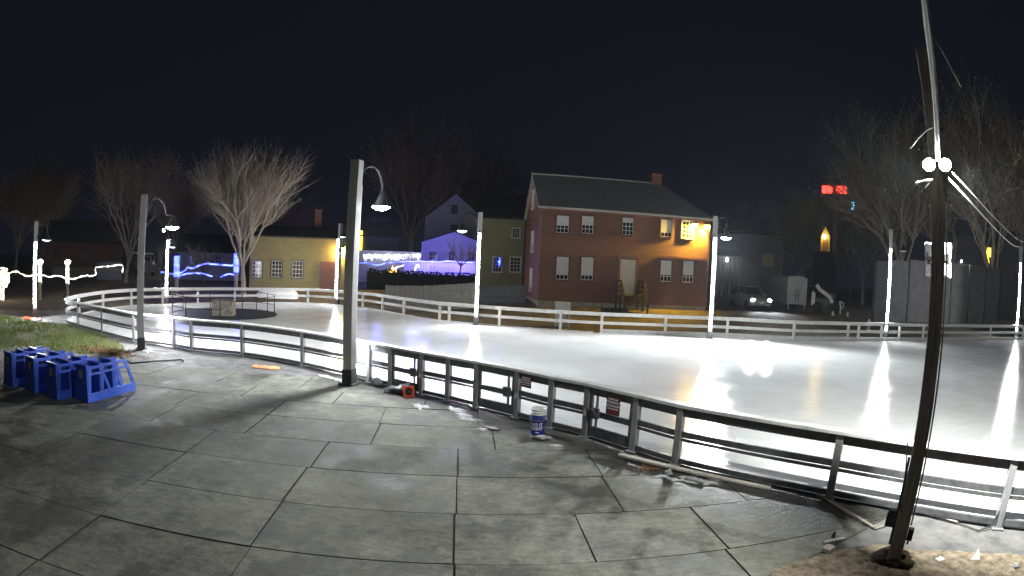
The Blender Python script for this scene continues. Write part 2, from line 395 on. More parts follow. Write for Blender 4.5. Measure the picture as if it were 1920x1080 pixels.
# paving: grey concrete flags with their own shade, grain, wear, and a wet band along the rink
def paving_material():
    m = bpy.data.materials.new('concrete_flags'); m.use_nodes = True; N, L = m.node_tree.nodes, m.node_tree.links
    b = N['Principled BSDF']; tc = N.new('ShaderNodeTexCoord'); P = tc.outputs['Object']
    def nz(sc, det=6, ro=.6, scale=None):
        s_ = P
        if scale:
            mp = N.new('ShaderNodeMapping'); mp.inputs['Scale'].default_value = scale; mp.inputs['Rotation'].default_value = (0, 0, -.09); L.new(P, mp.inputs[0]); s_ = mp.outputs[0]
        n = N.new('ShaderNodeTexNoise'); n.inputs['Scale'].default_value = sc; n.inputs['Detail'].default_value = det; n.inputs['Roughness'].default_value = ro; L.new(s_, n.inputs['Vector']); return n.outputs['Fac']
    def math_(op, a, c):
        x = N.new('ShaderNodeMath'); x.operation = op
        for i, q in enumerate((a, c)):
            if isinstance(q, (int, float)): x.inputs[i].default_value = q
            else: L.new(q, x.inputs[i])
        return x.outputs[0]
    def mrng(v, a, c, d, e):
        x = N.new('ShaderNodeMapRange'); L.new(v, x.inputs[0])
        for i, q in enumerate((a, c, d, e)): x.inputs[i + 1].default_value = q
        return x.outputs[0]
    tint = N.new('ShaderNodeAttribute'); tint.attribute_name = 'tint'
    dist = N.new('ShaderNodeAttribute'); dist.attribute_name = 'rail_dist'
    grain = nz(14, 8, .75, (.35, 1, 1)); broad = nz(.55, 5); speck = nz(70, 3, .7)
    v = math_('ADD', math_('MULTIPLY', mrng(grain, .3, .7, 0, 1), .13), math_('MULTIPLY', mrng(broad, .3, .7, 0, 1), .13))
    v = math_('ADD', v, math_('MULTIPLY', tint.outputs['Fac'], .028))
    v = math_('ADD', v, mrng(speck, .32, .68, -.065, .065))
    v = math_('ADD', v, mrng(nz(2.6, 10, .85), .3, .7, -.1, .1))
    v = math_('ADD', v, .08)
    # damp blotches, and the soaked band next to the rail
    damp = mrng(math_('ADD', nz(.8, 8, .7), math_('MULTIPLY', nz(4, 6, .7), .25)), .60, .70, 0, 1)
    band = mrng(math_('ADD', dist.outputs['Fac'], math_('MULTIPLY', nz(1.3, 9, .75), 4.6)), 3.05, 3.4, 1, 0)
    band = math_('MULTIPLY', band, mrng(nz(22, 8, .85), .4, .54, .45, 1.0))
    rim = mrng(math_('ADD', dist.outputs['Fac'], math_('MULTIPLY', nz(2.4, 12, .86), 8.0)), 4.65, 4.95, 1, 0)
    wet = math_('MAXIMUM', math_('MULTIPLY', damp, .58), math_('MAXIMUM', math_('MULTIPLY', rim, .66), math_('MULTIPLY', band, .86)))
    v = math_('MULTIPLY', v, math_('SUBTRACT', 1.0, wet))
    comb = N.new('ShaderNodeCombineColor')
    L.new(v, comb.inputs[0]); L.new(v, comb.inputs[1]); L.new(math_('MULTIPLY', v, .83), comb.inputs[2]); L.new(comb.outputs[0], b.inputs['Base Color'])
    L.new(mrng(wet, 0, .8, .88, .4), b.inputs['Roughness'])
    bp = N.new('ShaderNodeBump'); bp.inputs['Strength'].default_value = .7; bp.inputs['Distance'].default_value = .016
    L.new(math_('ADD', grain, math_('MULTIPLY', speck, .6)), bp.inputs['Height']); L.new(bp.outputs[0], b.inputs['Normal'])
    return m
M['paving'] = paving_material()

# ================================================================== the setting
def axis(lo, hi, step, far):
    a = [lo + i * step for i in range(int((hi - lo) / step) + 1)]
    return [-far, lo - (far + lo) * .4 if False else lo - 120, lo - 40, lo - 15] + a + [hi + 15, hi + 40, hi + 120, far]
def ground():
    xs = axis(-45, 66, 1.2, 300); ys = [-120, -60, -20] + [-8 + i * 1.2 for i in range(62)] + [78, 100, 150, 220, 320]
    mb = MB(); w = len(xs)
    for y in ys:
        for x in xs:
            z = gz(x, y)
            if z > .3: z += .05 * noise.noise(Vector((x * .4, y * .4, 0)))
            mb.v.append(Vector((x, y, z)))
    for j in range(len(ys) - 1):
        for i in range(w - 1):
            mb.f.append((j * w + i, j * w + i + 1, (j + 1) * w + i + 1, (j + 1) * w + i)); mb.m.append(0)
    tag(mb.build('ground', M['soil'], smooth=True), kind='structure')
ground()

def sheet(name, pts, z, m, kind='structure'):
    me = bpy.data.meshes.new(name); bm = bmesh.new()
    f = bm.faces.new([bm.verts.new((p[0], p[1], z)) for p in pts])
    if f.normal.z < 0: f.normal_flip()
    bmesh.ops.triangulate(bm, faces=bm.faces); bm.normal_update()
    for f in bm.faces:
        if f.normal.z < 0: f.normal_flip()
    bm.to_mesh(me); bm.free(); me.materials.append(m)
    o = bpy.data.objects.new(name, me); COL.objects.link(o); return tag(o, kind=kind)
A0, B0 = gnd(-150, 578), gnd(118, 582)
GA = .0909; GC, GS = math.cos(GA), math.sin(GA)
def wb(b, q): return Vector((b * GC - q * GS, b * GS + q * GC, 0))
sheet('path', [A0, B0, Vector((-16, 21, 0)), Vector((0, 15, 0)), wb(0, 13.68), wb(-17.6, 13.68), wb(-19.5, 3), Vector((-60, -3, 0))], -.008, M['asphalt'])
sheet('path', [wb(2.9, 4.23), wb(5.6, 5.02), wb(12, 6.9), Vector((18, 4, 0)), Vector((18, -3, 0)), wb(2.9, -2.5)], -.008, M['asphalt'])
# sheet of ice, thick enough to show its edge
ICE = [(v.x, v.y) for v in NEAR_C[::-1]] + [(v.x, v.y) for v in FAR_C[1:]] + [(60, 20), (50, 0), (30, -4)]
ice = sheet('ice', ICE, .03, M['ice'])
# dark driveway behind the far rail, where the car stands
def drape(name, pts, m, dz, n=14, kind='structure'):
    """a strip between two edge lines laid on the ground"""
    mb = MB(); a, b = pts
    k = 7
    def along(l, t):
        t *= len(l) - 1; i = min(int(t), len(l) - 2); return l[i].lerp(l[i + 1], t - i)
    for i in range(n + 1):
        for j in range(k):
            p = along(a, i / n).lerp(along(b, i / n), j / (k - 1)); mb.v.append(Vector((p.x, p.y, gz(p.x, p.y) + dz)))
    for i in range(n):
        for j in range(k - 1):
            q = i * k + j; mb.f.append((q, q + k, q + k + 1, q + 1)); mb.m.append(0)
    return tag(mb.build(name, m, smooth=True), kind=kind)
drape('road', ([Vector((13.5, 35, 0)), Vector((40, 35.5, 0)), Vector((75, 36, 0))], [Vector((15, 62, 0)), Vector((50, 62, 0)), Vector((90, 62, 0))]), M['road'], .06, 30)

# sandy ground round the foot of the wooden pole
def ragged(pts, amp, seed, n=5):
    out = []
    for a, b in zip(pts, pts[1:] + pts[:1]):
        for k in range(n):
            p = a.lerp(b, k / n); q = noise.noise_vector(Vector((p.x * 2.3, p.y * 2.3, seed))); out.append(Vector((p.x + q.x * amp, p.y + q.y * amp, 0)))
    return out
sheet('sandy_ground', ragged([gnd(1440, 1075), gnd(1530, 1046), gnd(1640, 1018), gnd(1760, 1030), gnd(1925, 1040), Vector((7.5, 2, 0)), Vector((6.5, .5, 0)), Vector((2.7, .5, 0)), Vector((2.75, 3.5, 0))], .12, 3), .004, M['sand'])

# ---- concrete paving flags, one mesh: each flag has its own tilt and shade
def clip(poly, n, c):
    out = []
    for i in range(len(poly)):
        a, b = poly[i], poly[(i + 1) % len(poly)]
        da, db = a[0] * n[0] + a[1] * n[1] - c, b[0] * n[0] + b[1] * n[1] - c
        if da >= 0: out.append(a)
        if (da >= 0) != (db >= 0):
            t = da / (da - db); out.append((a[0] + (b[0] - a[0]) * t, a[1] + (b[1] - a[1]) * t))
    return out
def paving():
    joints = {5.0: [-4.33, -2.24, -.02, 3.05, 5.2], 6.23: [-4.34, -2.25, -.03, 1.5, 3.1, 4.9], 7.5: [-4.36, -2.27, -.01, 2.17], 8.73: [-4.38, -2.22, 0.01, 2.2],
              10.0: [-5.87, -3.82, -1.5, .64], 11.2: [-6.0, -3.82, -1.55, .4], 12.3: [-7.1, -4.95, -2.75, -.76], 13.75: [-8.2, -6.1, -3.9, -1.8],
              3.75: [-4.34, -2.24, -.04, 3.02], 2.5: [-5.4, -3.2, -1.05, 1.1], 1.25: [-4.4, -2.2, 0, 2.1]}
    tops = sorted(joints); bounds = [0.0] + tops
    r = random.Random(5)
    vs, fs, tint, rd, mi = [], [], [], [], []
    cells = []
    for q0, q1 in zip(bounds, bounds[1:]):
        js = list(joints[q1])
        while js[0] > -17: js.insert(0, js[0] - 2.2 + r.uniform(-.15, .15))
        while js[-1] < 8: js.append(js[-1] + 2.0 + r.uniform(-.3, .2))
        for b0, b1 in zip(js, js[1:]): cells.append((b0, b1, q0, q1))
    g = .011
    nearp = NEAR_C[::2]
    for b0, b1, q0, q1 in cells:
        jig = [r.uniform(-.018, .018) for _ in range(8)]
        poly = [(b0 + g + jig[0] * .5, q0 + g * .8 + jig[1] * .3), (b1 - g + jig[2] * .5, q0 + g * .8 + jig[3] * .3), (b1 - g + jig[4] * .5, q1 - g * .8 + jig[5] * .3), (b0 + g + jig[6] * .5, q1 - g * .8 + jig[7] * .3)]
        if b0 > 2.8 and q0 < 6: poly = clip(poly, (-.29, 1), 4.2 - 2.9 * .29)
        if len(poly) < 3: continue
        # world outline, cut by the line of the rink
        W = [(b * GC - q * GS, b * GS + q * GC) for b, q in poly]
        if all(inside(p, RING) and seg_dist(p, nearp) > .6 for p in W): continue
        # left end of the paving by the grass
        W = clip(W, (.9, .25), -17.0 * .9 + 3.2)
        if len(W) < 3: continue
        t = r.uniform(-1, 1) ; dz = r.uniform(-.004, .004)
        tx, ty = r.uniform(-.0025, .0025), r.uniform(-.0025, .0025)
        bm = bmesh.new()
        f = bm.faces.new([bm.verts.new((p[0], p[1], 0)) for p in W])
        bm.normal_update()
        if f.normal.z < 0: f.normal_flip()
        cx = sum(p[0] for p in W) / len(W); cy = sum(p[1] for p in W) / len(W)
        for ax in (0, 1):
            L = max(p[ax] for p in W) - min(p[ax] for p in W)
            k = max(1, int(L / .28))
            lo = min(p[ax] for p in W)
            for i in range(1, k):
                no = (1, 0, 0) if ax == 0 else (0, 1, 0); co = [cx, cy, 0]; co[ax] = lo + L * i / k
                bmesh.ops.bisect_plane(bm, geom=bm.verts[:] + bm.edges[:] + bm.faces[:], plane_co=co, plane_no=no)
        edge = [e for e in bm.edges if e.is_boundary]
        ret = bmesh.ops.extrude_edge_only(bm, edges=edge)
        low = [v for v in ret['geom'] if isinstance(v, bmesh.types.BMVert)]
        lows = set(low)
        bm.verts.index_update()
        o = len(vs)
        for v in bm.verts:
            x, y = v.co.x, v.co.y
            z = -.045 if v in lows else dz + tx * (x - cx) + ty * (y - cy)
            if v in lows: x, y = x + (x - cx) * .002, y + (y - cy) * .002
            vs.append((x, y, z)); tint.append(t); rd.append(seg_dist((x, y), nearp))
        for f in bm.faces: fs.append(tuple(o + v.index for v in f.verts)); mi.append(1 if any(v in lows for v in f.verts) else 0)
        bm.free()
    me = bpy.data.meshes.new('pavement'); me.from_pydata(vs, [], fs); me.materials.append(M['paving']); me.materials.append(M['road']); me.polygons.foreach_set('material_index', mi)
    for nm, d in (('tint', tint), ('rail_dist', rd)):
        a = me.attributes.new(nm, 'FLOAT', 'POINT'); a.data.foreach_set('value', d)
    me.update()
    o = bpy.data.objects.new('pavement', me); COL.objects.link(o); tag(o, kind='structure')
    bm = bmesh.new(); bm.from_mesh(me); bmesh.ops.recalc_face_normals(bm, faces=bm.faces); bm.to_mesh(me); bm.free()
paving()

# ---- grass at the left, with blades
GR = [gnd(-160, 586), gnd(0, 590), gnd(60, 601), gnd(140, 611), gnd(190, 628), gnd(235, 648), gnd(225, 664), gnd(120, 664), gnd(0, 658), gnd(-160, 650)]
def grass():
    P = ragged(GR, .25, 8, 6)
    mb = MB(); mb.v = [Vector((p.x, p.y, -.002)) for p in P]; mb.f = [tuple(range(len(P)))]; mb.m = [0]
    r = random.Random(3); poly = [Vector((p.x, p.y)) for p in P]
    xs = [p.x for p in P]; ys = [p.y for p in P]; n = 0
    while n < 15000:
        x, y = r.uniform(max(min(xs), -24), max(xs)), r.uniform(min(ys), max(ys))
        if not inside((x, y), poly): continue
        q = noise.noise(Vector((x * .7, y * .7, 2)))
        if r.random() > .62 + q: n += .3; continue
        n += 1
        h = r.uniform(.03, .11); a = r.uniform(0, 6.28); w = .012; l = r.uniform(0, .06)
        mb.add([(x - w * math.cos(a), y - w * math.sin(a), -.002), (x + w * math.cos(a), y + w * math.sin(a), -.002), (x + l * math.sin(a), y - l * math.cos(a), h)], [(0, 1, 2)], 1)
    tag(mb.build('grass', [M['turf'], M['blade']]), kind='stuff')
grass()
def leaves():
    c = gnd(205, 662); r = random.Random(4); mb = MB()
    for i in range(900):
        a = r.gauss(0, .75); b = r.gauss(0, .22); z = max(0, .16 - abs(a) * .1 - abs(b) * .2) * r.random()
        x, y = c.x + a * .95 + b * .3, c.y - a * .12 + b
        t = r.uniform(0, 6.28); s = r.uniform(.02, .05)
        u = Vector((math.cos(t), math.sin(t), r.uniform(-.6, .6))) * s; v = Vector((-math.sin(t), math.cos(t), r.uniform(-.6, .6))) * s * .6
        p = Vector((x, y, z + .02)); mb.add([p - u, p + v, p + u, p - v], [(0, 1, 2, 3)])
    for cx, cy, n in ((1212, 882, 120), (1225, 872, 60)):
        c2 = gnd(cx, cy)
        for i in range(n):
            p = Vector((c2.x + r.gauss(0, .12), c2.y + r.gauss(0, .09), .01 + r.random() * .03)); t = r.uniform(0, 6.28); s = r.uniform(.012, .03)
            u = Vector((math.cos(t), math.sin(t), r.uniform(-.5, .5))) * s; v = Vector((-math.sin(t), math.cos(t), r.uniform(-.5, .5))) * s * .6
            mb.add([p - u, p + v, p + u, p - v], [(0, 1, 2, 3)])
    tag(mb.build('leaves', M['deadleaf']), kind='stuff')
leaves()
def snow_and_light():  # snowy remnants plus pale patches painting light that falls through the railing
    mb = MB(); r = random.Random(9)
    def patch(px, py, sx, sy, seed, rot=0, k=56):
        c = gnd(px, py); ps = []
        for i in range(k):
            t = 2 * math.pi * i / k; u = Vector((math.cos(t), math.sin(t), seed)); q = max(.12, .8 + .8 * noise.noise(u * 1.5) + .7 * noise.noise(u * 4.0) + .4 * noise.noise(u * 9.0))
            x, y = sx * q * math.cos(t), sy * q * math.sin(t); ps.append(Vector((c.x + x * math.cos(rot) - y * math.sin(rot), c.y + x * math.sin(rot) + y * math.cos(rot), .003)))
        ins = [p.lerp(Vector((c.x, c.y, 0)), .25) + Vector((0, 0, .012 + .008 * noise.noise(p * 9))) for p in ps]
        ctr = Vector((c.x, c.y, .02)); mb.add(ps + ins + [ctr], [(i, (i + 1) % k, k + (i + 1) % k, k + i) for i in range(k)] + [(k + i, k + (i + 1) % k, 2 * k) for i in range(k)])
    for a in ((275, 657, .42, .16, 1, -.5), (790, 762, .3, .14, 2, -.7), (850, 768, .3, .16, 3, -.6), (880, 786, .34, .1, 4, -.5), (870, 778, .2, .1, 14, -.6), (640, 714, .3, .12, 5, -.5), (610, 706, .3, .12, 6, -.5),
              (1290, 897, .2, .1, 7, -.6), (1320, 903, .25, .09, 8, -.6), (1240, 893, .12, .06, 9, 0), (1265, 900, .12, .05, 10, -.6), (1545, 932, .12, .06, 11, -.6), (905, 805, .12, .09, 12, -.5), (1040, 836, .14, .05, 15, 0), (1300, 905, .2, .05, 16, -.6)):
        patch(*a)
    tag(mb.build('snow_and_light', M['snow_and_light'], smooth=True), kind='stuff')
snow_and_light()

# ================================================================== rink railings
RH = 1.05
def railing():
    t = thing('rink_railing', 'grey metal railing with gates between the paved plaza and the near edge of the ice', 'railing', NEAR[9])
    up = [NEAR[i] for i in range(len(NEAR))]
    def part(name, f, m=M['railshade'], bevel=.006, parent=None):
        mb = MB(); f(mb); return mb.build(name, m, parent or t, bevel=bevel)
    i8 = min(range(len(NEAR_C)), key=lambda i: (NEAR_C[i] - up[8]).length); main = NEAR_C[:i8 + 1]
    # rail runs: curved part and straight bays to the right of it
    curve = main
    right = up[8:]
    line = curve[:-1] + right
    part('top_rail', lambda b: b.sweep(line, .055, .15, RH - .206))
    part('rail_cap', lambda b: b.sweep(line, .19, .055, RH - .055), M['white'])  # white paints the lamplight on the top of the rail
    gates = {(8, 9): 0, (11, 12): 1, (14, 15): 2}
    fixed = [i for i in range(len(up) - 1) if (i, i + 1) not in {(8, 9), (11, 12), (14, 15)}]
    def bars(b, z, h, w):
        run = []
        b.sweep(curve, w, h, z)
        for i in fixed:
            if i < 8: continue
            b.sweep([up[i], up[i + 1]], w, h, z)
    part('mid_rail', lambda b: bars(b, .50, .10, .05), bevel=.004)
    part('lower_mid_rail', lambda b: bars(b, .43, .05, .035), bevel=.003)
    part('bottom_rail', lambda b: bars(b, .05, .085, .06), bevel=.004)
    for i, p in enumerate(up[:-1]):
        q = up[i + 1]; d = (q - p).normalized(); rz = math.atan2(d.y, d.x)
        part('post', lambda b: (b.box(p.x, p.y, (RH - .06) / 2, .115, .115, RH - .06, rz), b.box(p.x, p.y, .012, .19, .19, .024, rz)), M['railpost'], bevel=.006)
    for (i, j), k in gates.items():
        a, c = up[i], up[j]; d = (c - a).normalized(); L = (c - a).length; rz = math.atan2(d.y, d.x)
        a2, c2 = a + d * .1, c - d * .1; n = Vector((d.y, -d.x, 0))
        def frame(b):
            for p in (a2, c2): b.box(p.x, p.y, .55, .055, .055, .94, rz)
            for z, h in ((.9, .11), (.5, .11), (.15, .2)): b.beam(Vector((a2.x, a2.y, z)), Vector((c2.x, c2.y, z)), .04, h)
        g = part('gate', frame, M['raildark'], .004)
        lat = (c2 - d * .13) if k < 2 else (a2 + d * .13)
        part('latch', lambda b: (b.box(lat.x + n.x * .05, lat.y + n.y * .05, .52, .17, .06, .2, rz), b.box(lat.x, lat.y, .55, .03, .05, .86, rz), b.tube([Vector((lat.x, lat.y, .6)) + n * .07 - d * .1, Vector((lat.x, lat.y, .6)) + n * .11, Vector((lat.x, lat.y, .5)) + n * .11 + d * .08], .014, 6)), M['raildark'], .004, g)
        e = c if k < 2 else a
        part('padlock', lambda b: (b.box(e.x + n.x * .07, e.y + n.y * .07, .47, .06, .03, .07, rz), b.tube([Vector((e.x, e.y, .5)) + n * .07 - d * .02, Vector((e.x, e.y, .55)) + n * .07, Vector((e.x, e.y, .5)) + n * .07 + d * .02], .008, 6)), M['rail'], .004, g)
    return t
railing()
def far_railing():
    t = thing('rink_railing', 'white post and rail railing curving along the far side of the ice', 'railing', FAR[12])
    def part(name, f, m=M['white'], bevel=.006):  # same loop as the near rail, its lit look painted white
        mb = MB(); f(mb); return mb.build(name, m, t, bevel=bevel)
    line = FAR_C
    part('top_rail', lambda b: (b.sweep(line, .16, .05, RH - .05), b.sweep(line, .05, .13, RH - .181)))
    part('mid_rail', lambda b: b.sweep(line, .05, .15, .45), bevel=.004)
    k0 = next(i for i, v in enumerate(FAR_C) if v.x > 4.3)
    part('kickboard', lambda b: b.sweep(FAR_C[k0:], .04, .2, .02), bevel=.004)
    part('bottom_rail', lambda b: b.sweep(FAR_C[:k0], .04, .06, .02), bevel=.004)
    for i, p in enumerate(FAR[:-1]):
        q = FAR[i + 1]; d = (q - p).normalized(); rz = math.atan2(d.y, d.x)
        part('post', lambda b: b.box(p.x, p.y, (RH - .05) / 2, .13, .12, RH - .05, rz), bevel=.006)
far_railing()

# signs on the railing
def rail_sign(i, j, f, w, h, z, label, lines):
    a, c = NEAR[i], NEAR[j]; d = (c - a).normalized(); p = a.lerp(c, f); n = Vector((d.y, -d.x, 0)) * .055
    t = thing('sign', label, 'sign', (p.x + n.x, p.y + n.y, z), math.atan2(d.y, d.x))
    mb = MB(); mb.box(0, 0, 0, w, .012, h); mb.build('sign_board', M['maroon'], t, local=True, bevel=.002)
    mb = MB()
    for txt, s, zz in lines:
        vs, fs = text_mesh(txt, s, .0025)
        mb.add([(v.x, -.009 , v.y + zz) for v in vs], fs)
    mb.build('lettering', M['whiteink'], t, local=True)
    return t
rail_sign(14, 15, .57, .3, .34, .75, 'larger maroon notice with white lettering hung on the gate beyond the bucket', [('HELMETS ARE', .036, .1), ('STRONGLY', .06, .035), ('ENCOURAGED', .045, -.022), ('FOR ALL SKATERS', .03, -.07)])
rail_sign(12, 13, .3, .27, .25, .83, 'smaller dark maroon notice under the top rail above the bucket', [('HELMETS ARE', .034, .06), ('STRONGLY', .05, .01), ('ENCOURAGED', .04, -.04), ('FOR ALL SKATERS', .026, -.08)])

# ================================================================== lamp posts
def spot(parent, loc, power, col, target=None, angle=150, blend=.6, size=.12):
    ld = bpy.data.lights.new('lamp_light', 'SPOT'); ld.energy = power; ld.color = col; ld.spot_size = R(angle); ld.spot_blend = blend; ld.shadow_soft_size = size
    o = bpy.data.objects.new('lamp_light', ld); COL.objects.link(o)
    l, r = ORG[parent]; MI = (Matrix.Translation(l) @ Matrix.Rotation(r, 4, 'Z')).inverted()
    d = (Vector(target) - Vector(loc)) if target else Vector((0, 0, -1))
    m = d.to_track_quat('-Z', 'Y').to_matrix().to_4x4(); m.translation = Vector(loc)
    o.matrix_local = MI @ m; o.parent = parent
    return o
RC = Vector((5, 18, 0))
def lamp_post(base, top, hook, lit, strip_py, label, w=.2, arm_len=.75, face=None, hood_drop=None, power=0, aim=None):
    b = gnd(*base); dist = math.hypot(b.x, b.y); zt = at(top[0], top[1], dist).z
    z0 = gz(b.x, b.y) if not inside((b.x, b.y), RING) else 0
    toward = Vector((b.x, b.y, 0)) * -1 if face is None else Vector(face)
    toward.z = 0; toward.normalize()
    t = thing('lamp_post', label, 'lamp post', (b.x, b.y, 0), math.atan2(toward.y, toward.x) + math.pi / 2, 'lamp posts round the rink')   # local -y looks along toward
    mb = MB(); mb.box(0, 0, zt / 2 - .02, w, w, zt + .04); mb.build('post', M['pole'], t, local=True, bevel=.012)
    mb = MB(); mb.box(0, 0, .02, w * 1.7, w * 1.7, .04); mb.box(0, 0, .2, w * 1.12, w * 1.12, .4); mb.build('base_plate', M['hood'], t, local=True, bevel=.01)
    zs = at(top[0], strip_py, dist).z
    mb = MB(); mb.box(0, -w / 2 - .02, (zs + .5) / 2, .13, .04, zs - .45)
    for sx in ((-.072, .072) if b.x > -6 else ()): mb.box(sx, -w / 2 - .05, (zs + .5) / 2, .014, .1, zs - .45)  # side flanges added to keep the tube light off bank, trees and house
    mb.box(0, -w / 2 - .05, zs + .045, .158, .1, .03); mb.build('strip_channel', M['rail'], t, local=True)
    mb = MB(); mb.tube([(0, -w / 2 - .075, .55), (0, -w / 2 - .075, zs)], .036, 8); mb.build('led_strip', E_['soft' if face and face[1] > 0 else 'strip'], t, local=True, smooth=True)
    h = Vector(hook).normalized(); c, s = math.cos(-ORG[t][1]), math.sin(-ORG[t][1]); h = Vector((h.x * c - h.y * s, h.x * s + h.y * c, 0))
    rr = min(arm_len / 2, .5); zc = zt - rr - .05; zl = zt - (hood_drop or 1.05)
    pts = [Vector((0, 0, zc - .5)) + h * (w / 2 + .03), Vector((0, 0, zc)) + h * (w / 2 + .03)]
    e0 = w / 2 + .03
    for k in range(1, 12):
        a = math.pi * (1 - k / 11); pts.append(Vector((0, 0, zc + rr * math.sin(a))) + h * (e0 + rr + rr * math.cos(a)))
    pts.append(Vector((0, 0, zl + .38)) + h * (e0 + arm_len))
    mb = MB(); mb.tube(pts, .028, 8); mb.box(h.x * (w / 2 + .015), h.y * (w / 2 + .015), zc - .4, .07, .07, .12); mb.build('arm', M['hood'] if not lit or True else M['pole'], t, local=True, smooth=True)
    hc = h * (e0 + arm_len)
    mb = MB(); mb.lathe([(.0, .42), (.05, .42), (.065, .36), (.06, .3), (.1, .28), (.11, .2), (.15, .17), (.19, .06), (.26, .0), (.27, -.015), (.25, -.012), (.17, .05), (.0, .06)], 20, (hc.x, hc.y, zl)); hd = mb.build('lamp_hood', M['hood'], t, local=True, smooth=True)
    mb = MB(); mb.lathe([(0, -.11), (.09, -.1), (.17, -.07), (.235, -.03), (.245, -.012), (.17, .02)], 20, (hc.x, hc.y, zl)); mb.build('lens', E_[{0: 'lampoff', 1: 'lamp', 2: 'lampdim'}[lit]], hd, local=True, smooth=True)
    if power:
        c, s = math.cos(ORG[t][1]), math.sin(ORG[t][1]); wl = Vector((b.x + hc.x * c - hc.y * s, b.y + hc.x * s + hc.y * c, zl - .15))
        spot(t, wl, power, (.93, .97, 1.0), aim, 158, .5, .16)
    return t
lamp_post((655, 720), (664, 300), (.36, .93), 1, 350, 'tall grey lamp post with bright round lamp, nearest the orange cone', .25, 1.0, (.22, .97, 0), 1.04, power=820)
lamp_post((265, 655), (268, 365), (.1, .99), 1, 410, 'lamp post with small lit lamp beside the leaf pile and grass', .24, 1.4, (-11.95, 14.5, 0), .95, power=650)
lamp_post((66, 595), (69, 415), (.9, .2), 0, 455, 'lamp post with lit tube beyond the grass, orange scraps at its foot', .22, .6, None, .85)
lamp_post((312, 570), (313, 447), (.8, -.3), 0, 452, 'short lamp post with lit tube beside the blue wrapped posts', .22, .4, None, .5)
lamp_post((633, 572), (635, 419), (.6, -.7), 0, 449, 'slim lamp post with lit tube in front of the brown door of the yellow shed', .22, .5, (-.5, -.87, 0), .9)
lamp_post((892, 610), (897, 398), (-1, 0), 2, 438, 'lamp post with black gooseneck arm in front of the blue lit house', .24, .76, None, .98, power=260)
lamp_post((1330, 636), (1334, 405), (.7, -.5), 1, 447, 'lamp post with lit tube at the corner of the brown house', .24, .42, None, 1.05, power=3500, aim=(6, 14, 0))
lamp_post((1660, 636), (1668, 430), (.9, -.3), 0, 468, 'lamp post with lit tube in front of the grey panel wall', .24, .72, None, 1.2)
lamp_post((1905, 634), (1916, 463), (.9, -.3), 0, 494, 'lamp post with lit tube at the right, held by the guy wires', .3, .7, None, 1.2)

# ================================================================== wooden pole with floodlights and horns
WB = gnd(1673, 1056); WD = math.hypot(WB.x, WB.y)
WT = at(1729, 95, WD * 1.0); WZ = WT.z
def wpole(z):
    k = z / WZ; return Vector((WB.x + (WT.x - WB.x) * k, WB.y + (WT.y - WB.y) * k, z))
def zat(py, px=1755): return at(px, py, WD).z
pole_rz = -math.atan2(WB.x, WB.y)
def pole_dir(): a = math.atan2(WB.x, WB.y); return Vector((math.cos(a), -math.sin(a), 0)), Vector((math.sin(a), math.cos(a), 0))
PR, PF = pole_dir()   # right of the pole and away from the camera
pole = thing('wooden_pole', 'weathered square timber pole carrying the two floodlights', 'pole', (WB.x, WB.y, 0))
mb = MB()
ks = [i / 24 for i in range(25)]
for i, k in enumerate(ks):
    p = wpole(-.1 + k * (WZ + .1)); w = .083 - .008 * k
    for a, b in ((-1, -1), (1, -1), (1, 1), (-1, 1)):
        q = noise.noise_vector(Vector((a * 2, b * 2, k * 14))) * .006
        mb.v.append(p + PR * (a * w) + PF * (b * w) + q)
for i in range(24):
    for j in range(4):
        a = i * 4 + j; b = i * 4 + (j + 1) % 4; mb.f.append((a, b, b + 4, a + 4)); mb.m.append(0)
mb.f.append((96, 97, 98, 99)); mb.m.append(0)
mb.build('post', M['oldwood'], pole, bevel=.008)
c = wpole(zat(975, 1690)) - PR * .15 - PF * .02
mb = MB(); mb.box(c.x, c.y, c.z, .13, .1, .17, pole_rz); mb.box(c.x, c.y, c.z + .1, .11, .09, .03, pole_rz); mb.build('junction_box', M['hood'], pole, bevel=.006)
c = wpole(zat(1000, 1700)) + PR * .12
mb = MB(); mb.box(c.x, c.y, c.z, .07, .08, .14, pole_rz); mb.tube([c - Vector((0, 0, .07)), c - Vector((.01, 0, .13))], .014, 6); mb.build('junction_box', M['hood'], pole, bevel=.006)
mb = MB(); mb.tube([wpole(z) + PR * .1 - PF * .05 for z in (zat(980, 1700), 1.4, 2.4, zat(330) + .05)], .011, 6); mb.build('conduit', M['wcable'], pole, smooth=True)
mb = MB(); mb.tube([wpole(z) - PR * .098 - PF * .04 for z in (.25, .8, 1.3)], .016, 6); mb.build('conduit', M['cable'], pole, smooth=True)
def floodlight(px, py, label, target, power):
    c = at(px, py, WD - .12); t = thing('floodlight', label, 'floodlight', c, pole_rz, 'floodlights on the wooden pole')
    mb = MB(); mb.lathe([(0, .12), (.03, .115), (.045, .06), (.075, -.01), (.078, -.03), (.07, -.03)], 18, axis='y'); mb.build('housing', M['hood'], t, local=True, smooth=True)
    mb = MB(); mb.lathe([(0, -.045), (.04, -.042), (.07, -.026), (.07, -.01)], 18, axis='y'); mb.build('lens', E_['flood'], t, local=True, smooth=True)
    mb = MB(); sgn = 1 if px < 1757 else -1; mb.tube([(0, .1, 0), (sgn * .05, .13, 0), (sgn * .085, .13, .0)], .014, 6); mb.build('bracket', M['hood'], t, local=True, smooth=True)
    spot(t, c + (PR * .26 + PF * .12 if px > 1757 else -PF * .22 - PR * .1), power, (.96, .98, .94), target, 131, 1.0, .06)
    return t
floodlight(1742, 310, 'glaring white floodlight, the left one of the pair on the wooden pole', (-3.0, 5.8, 0), 540)
floodlight(1772, 310, 'glaring white floodlight, the right one of the pair on the wooden pole', (11, 8.0, 0), 2200)
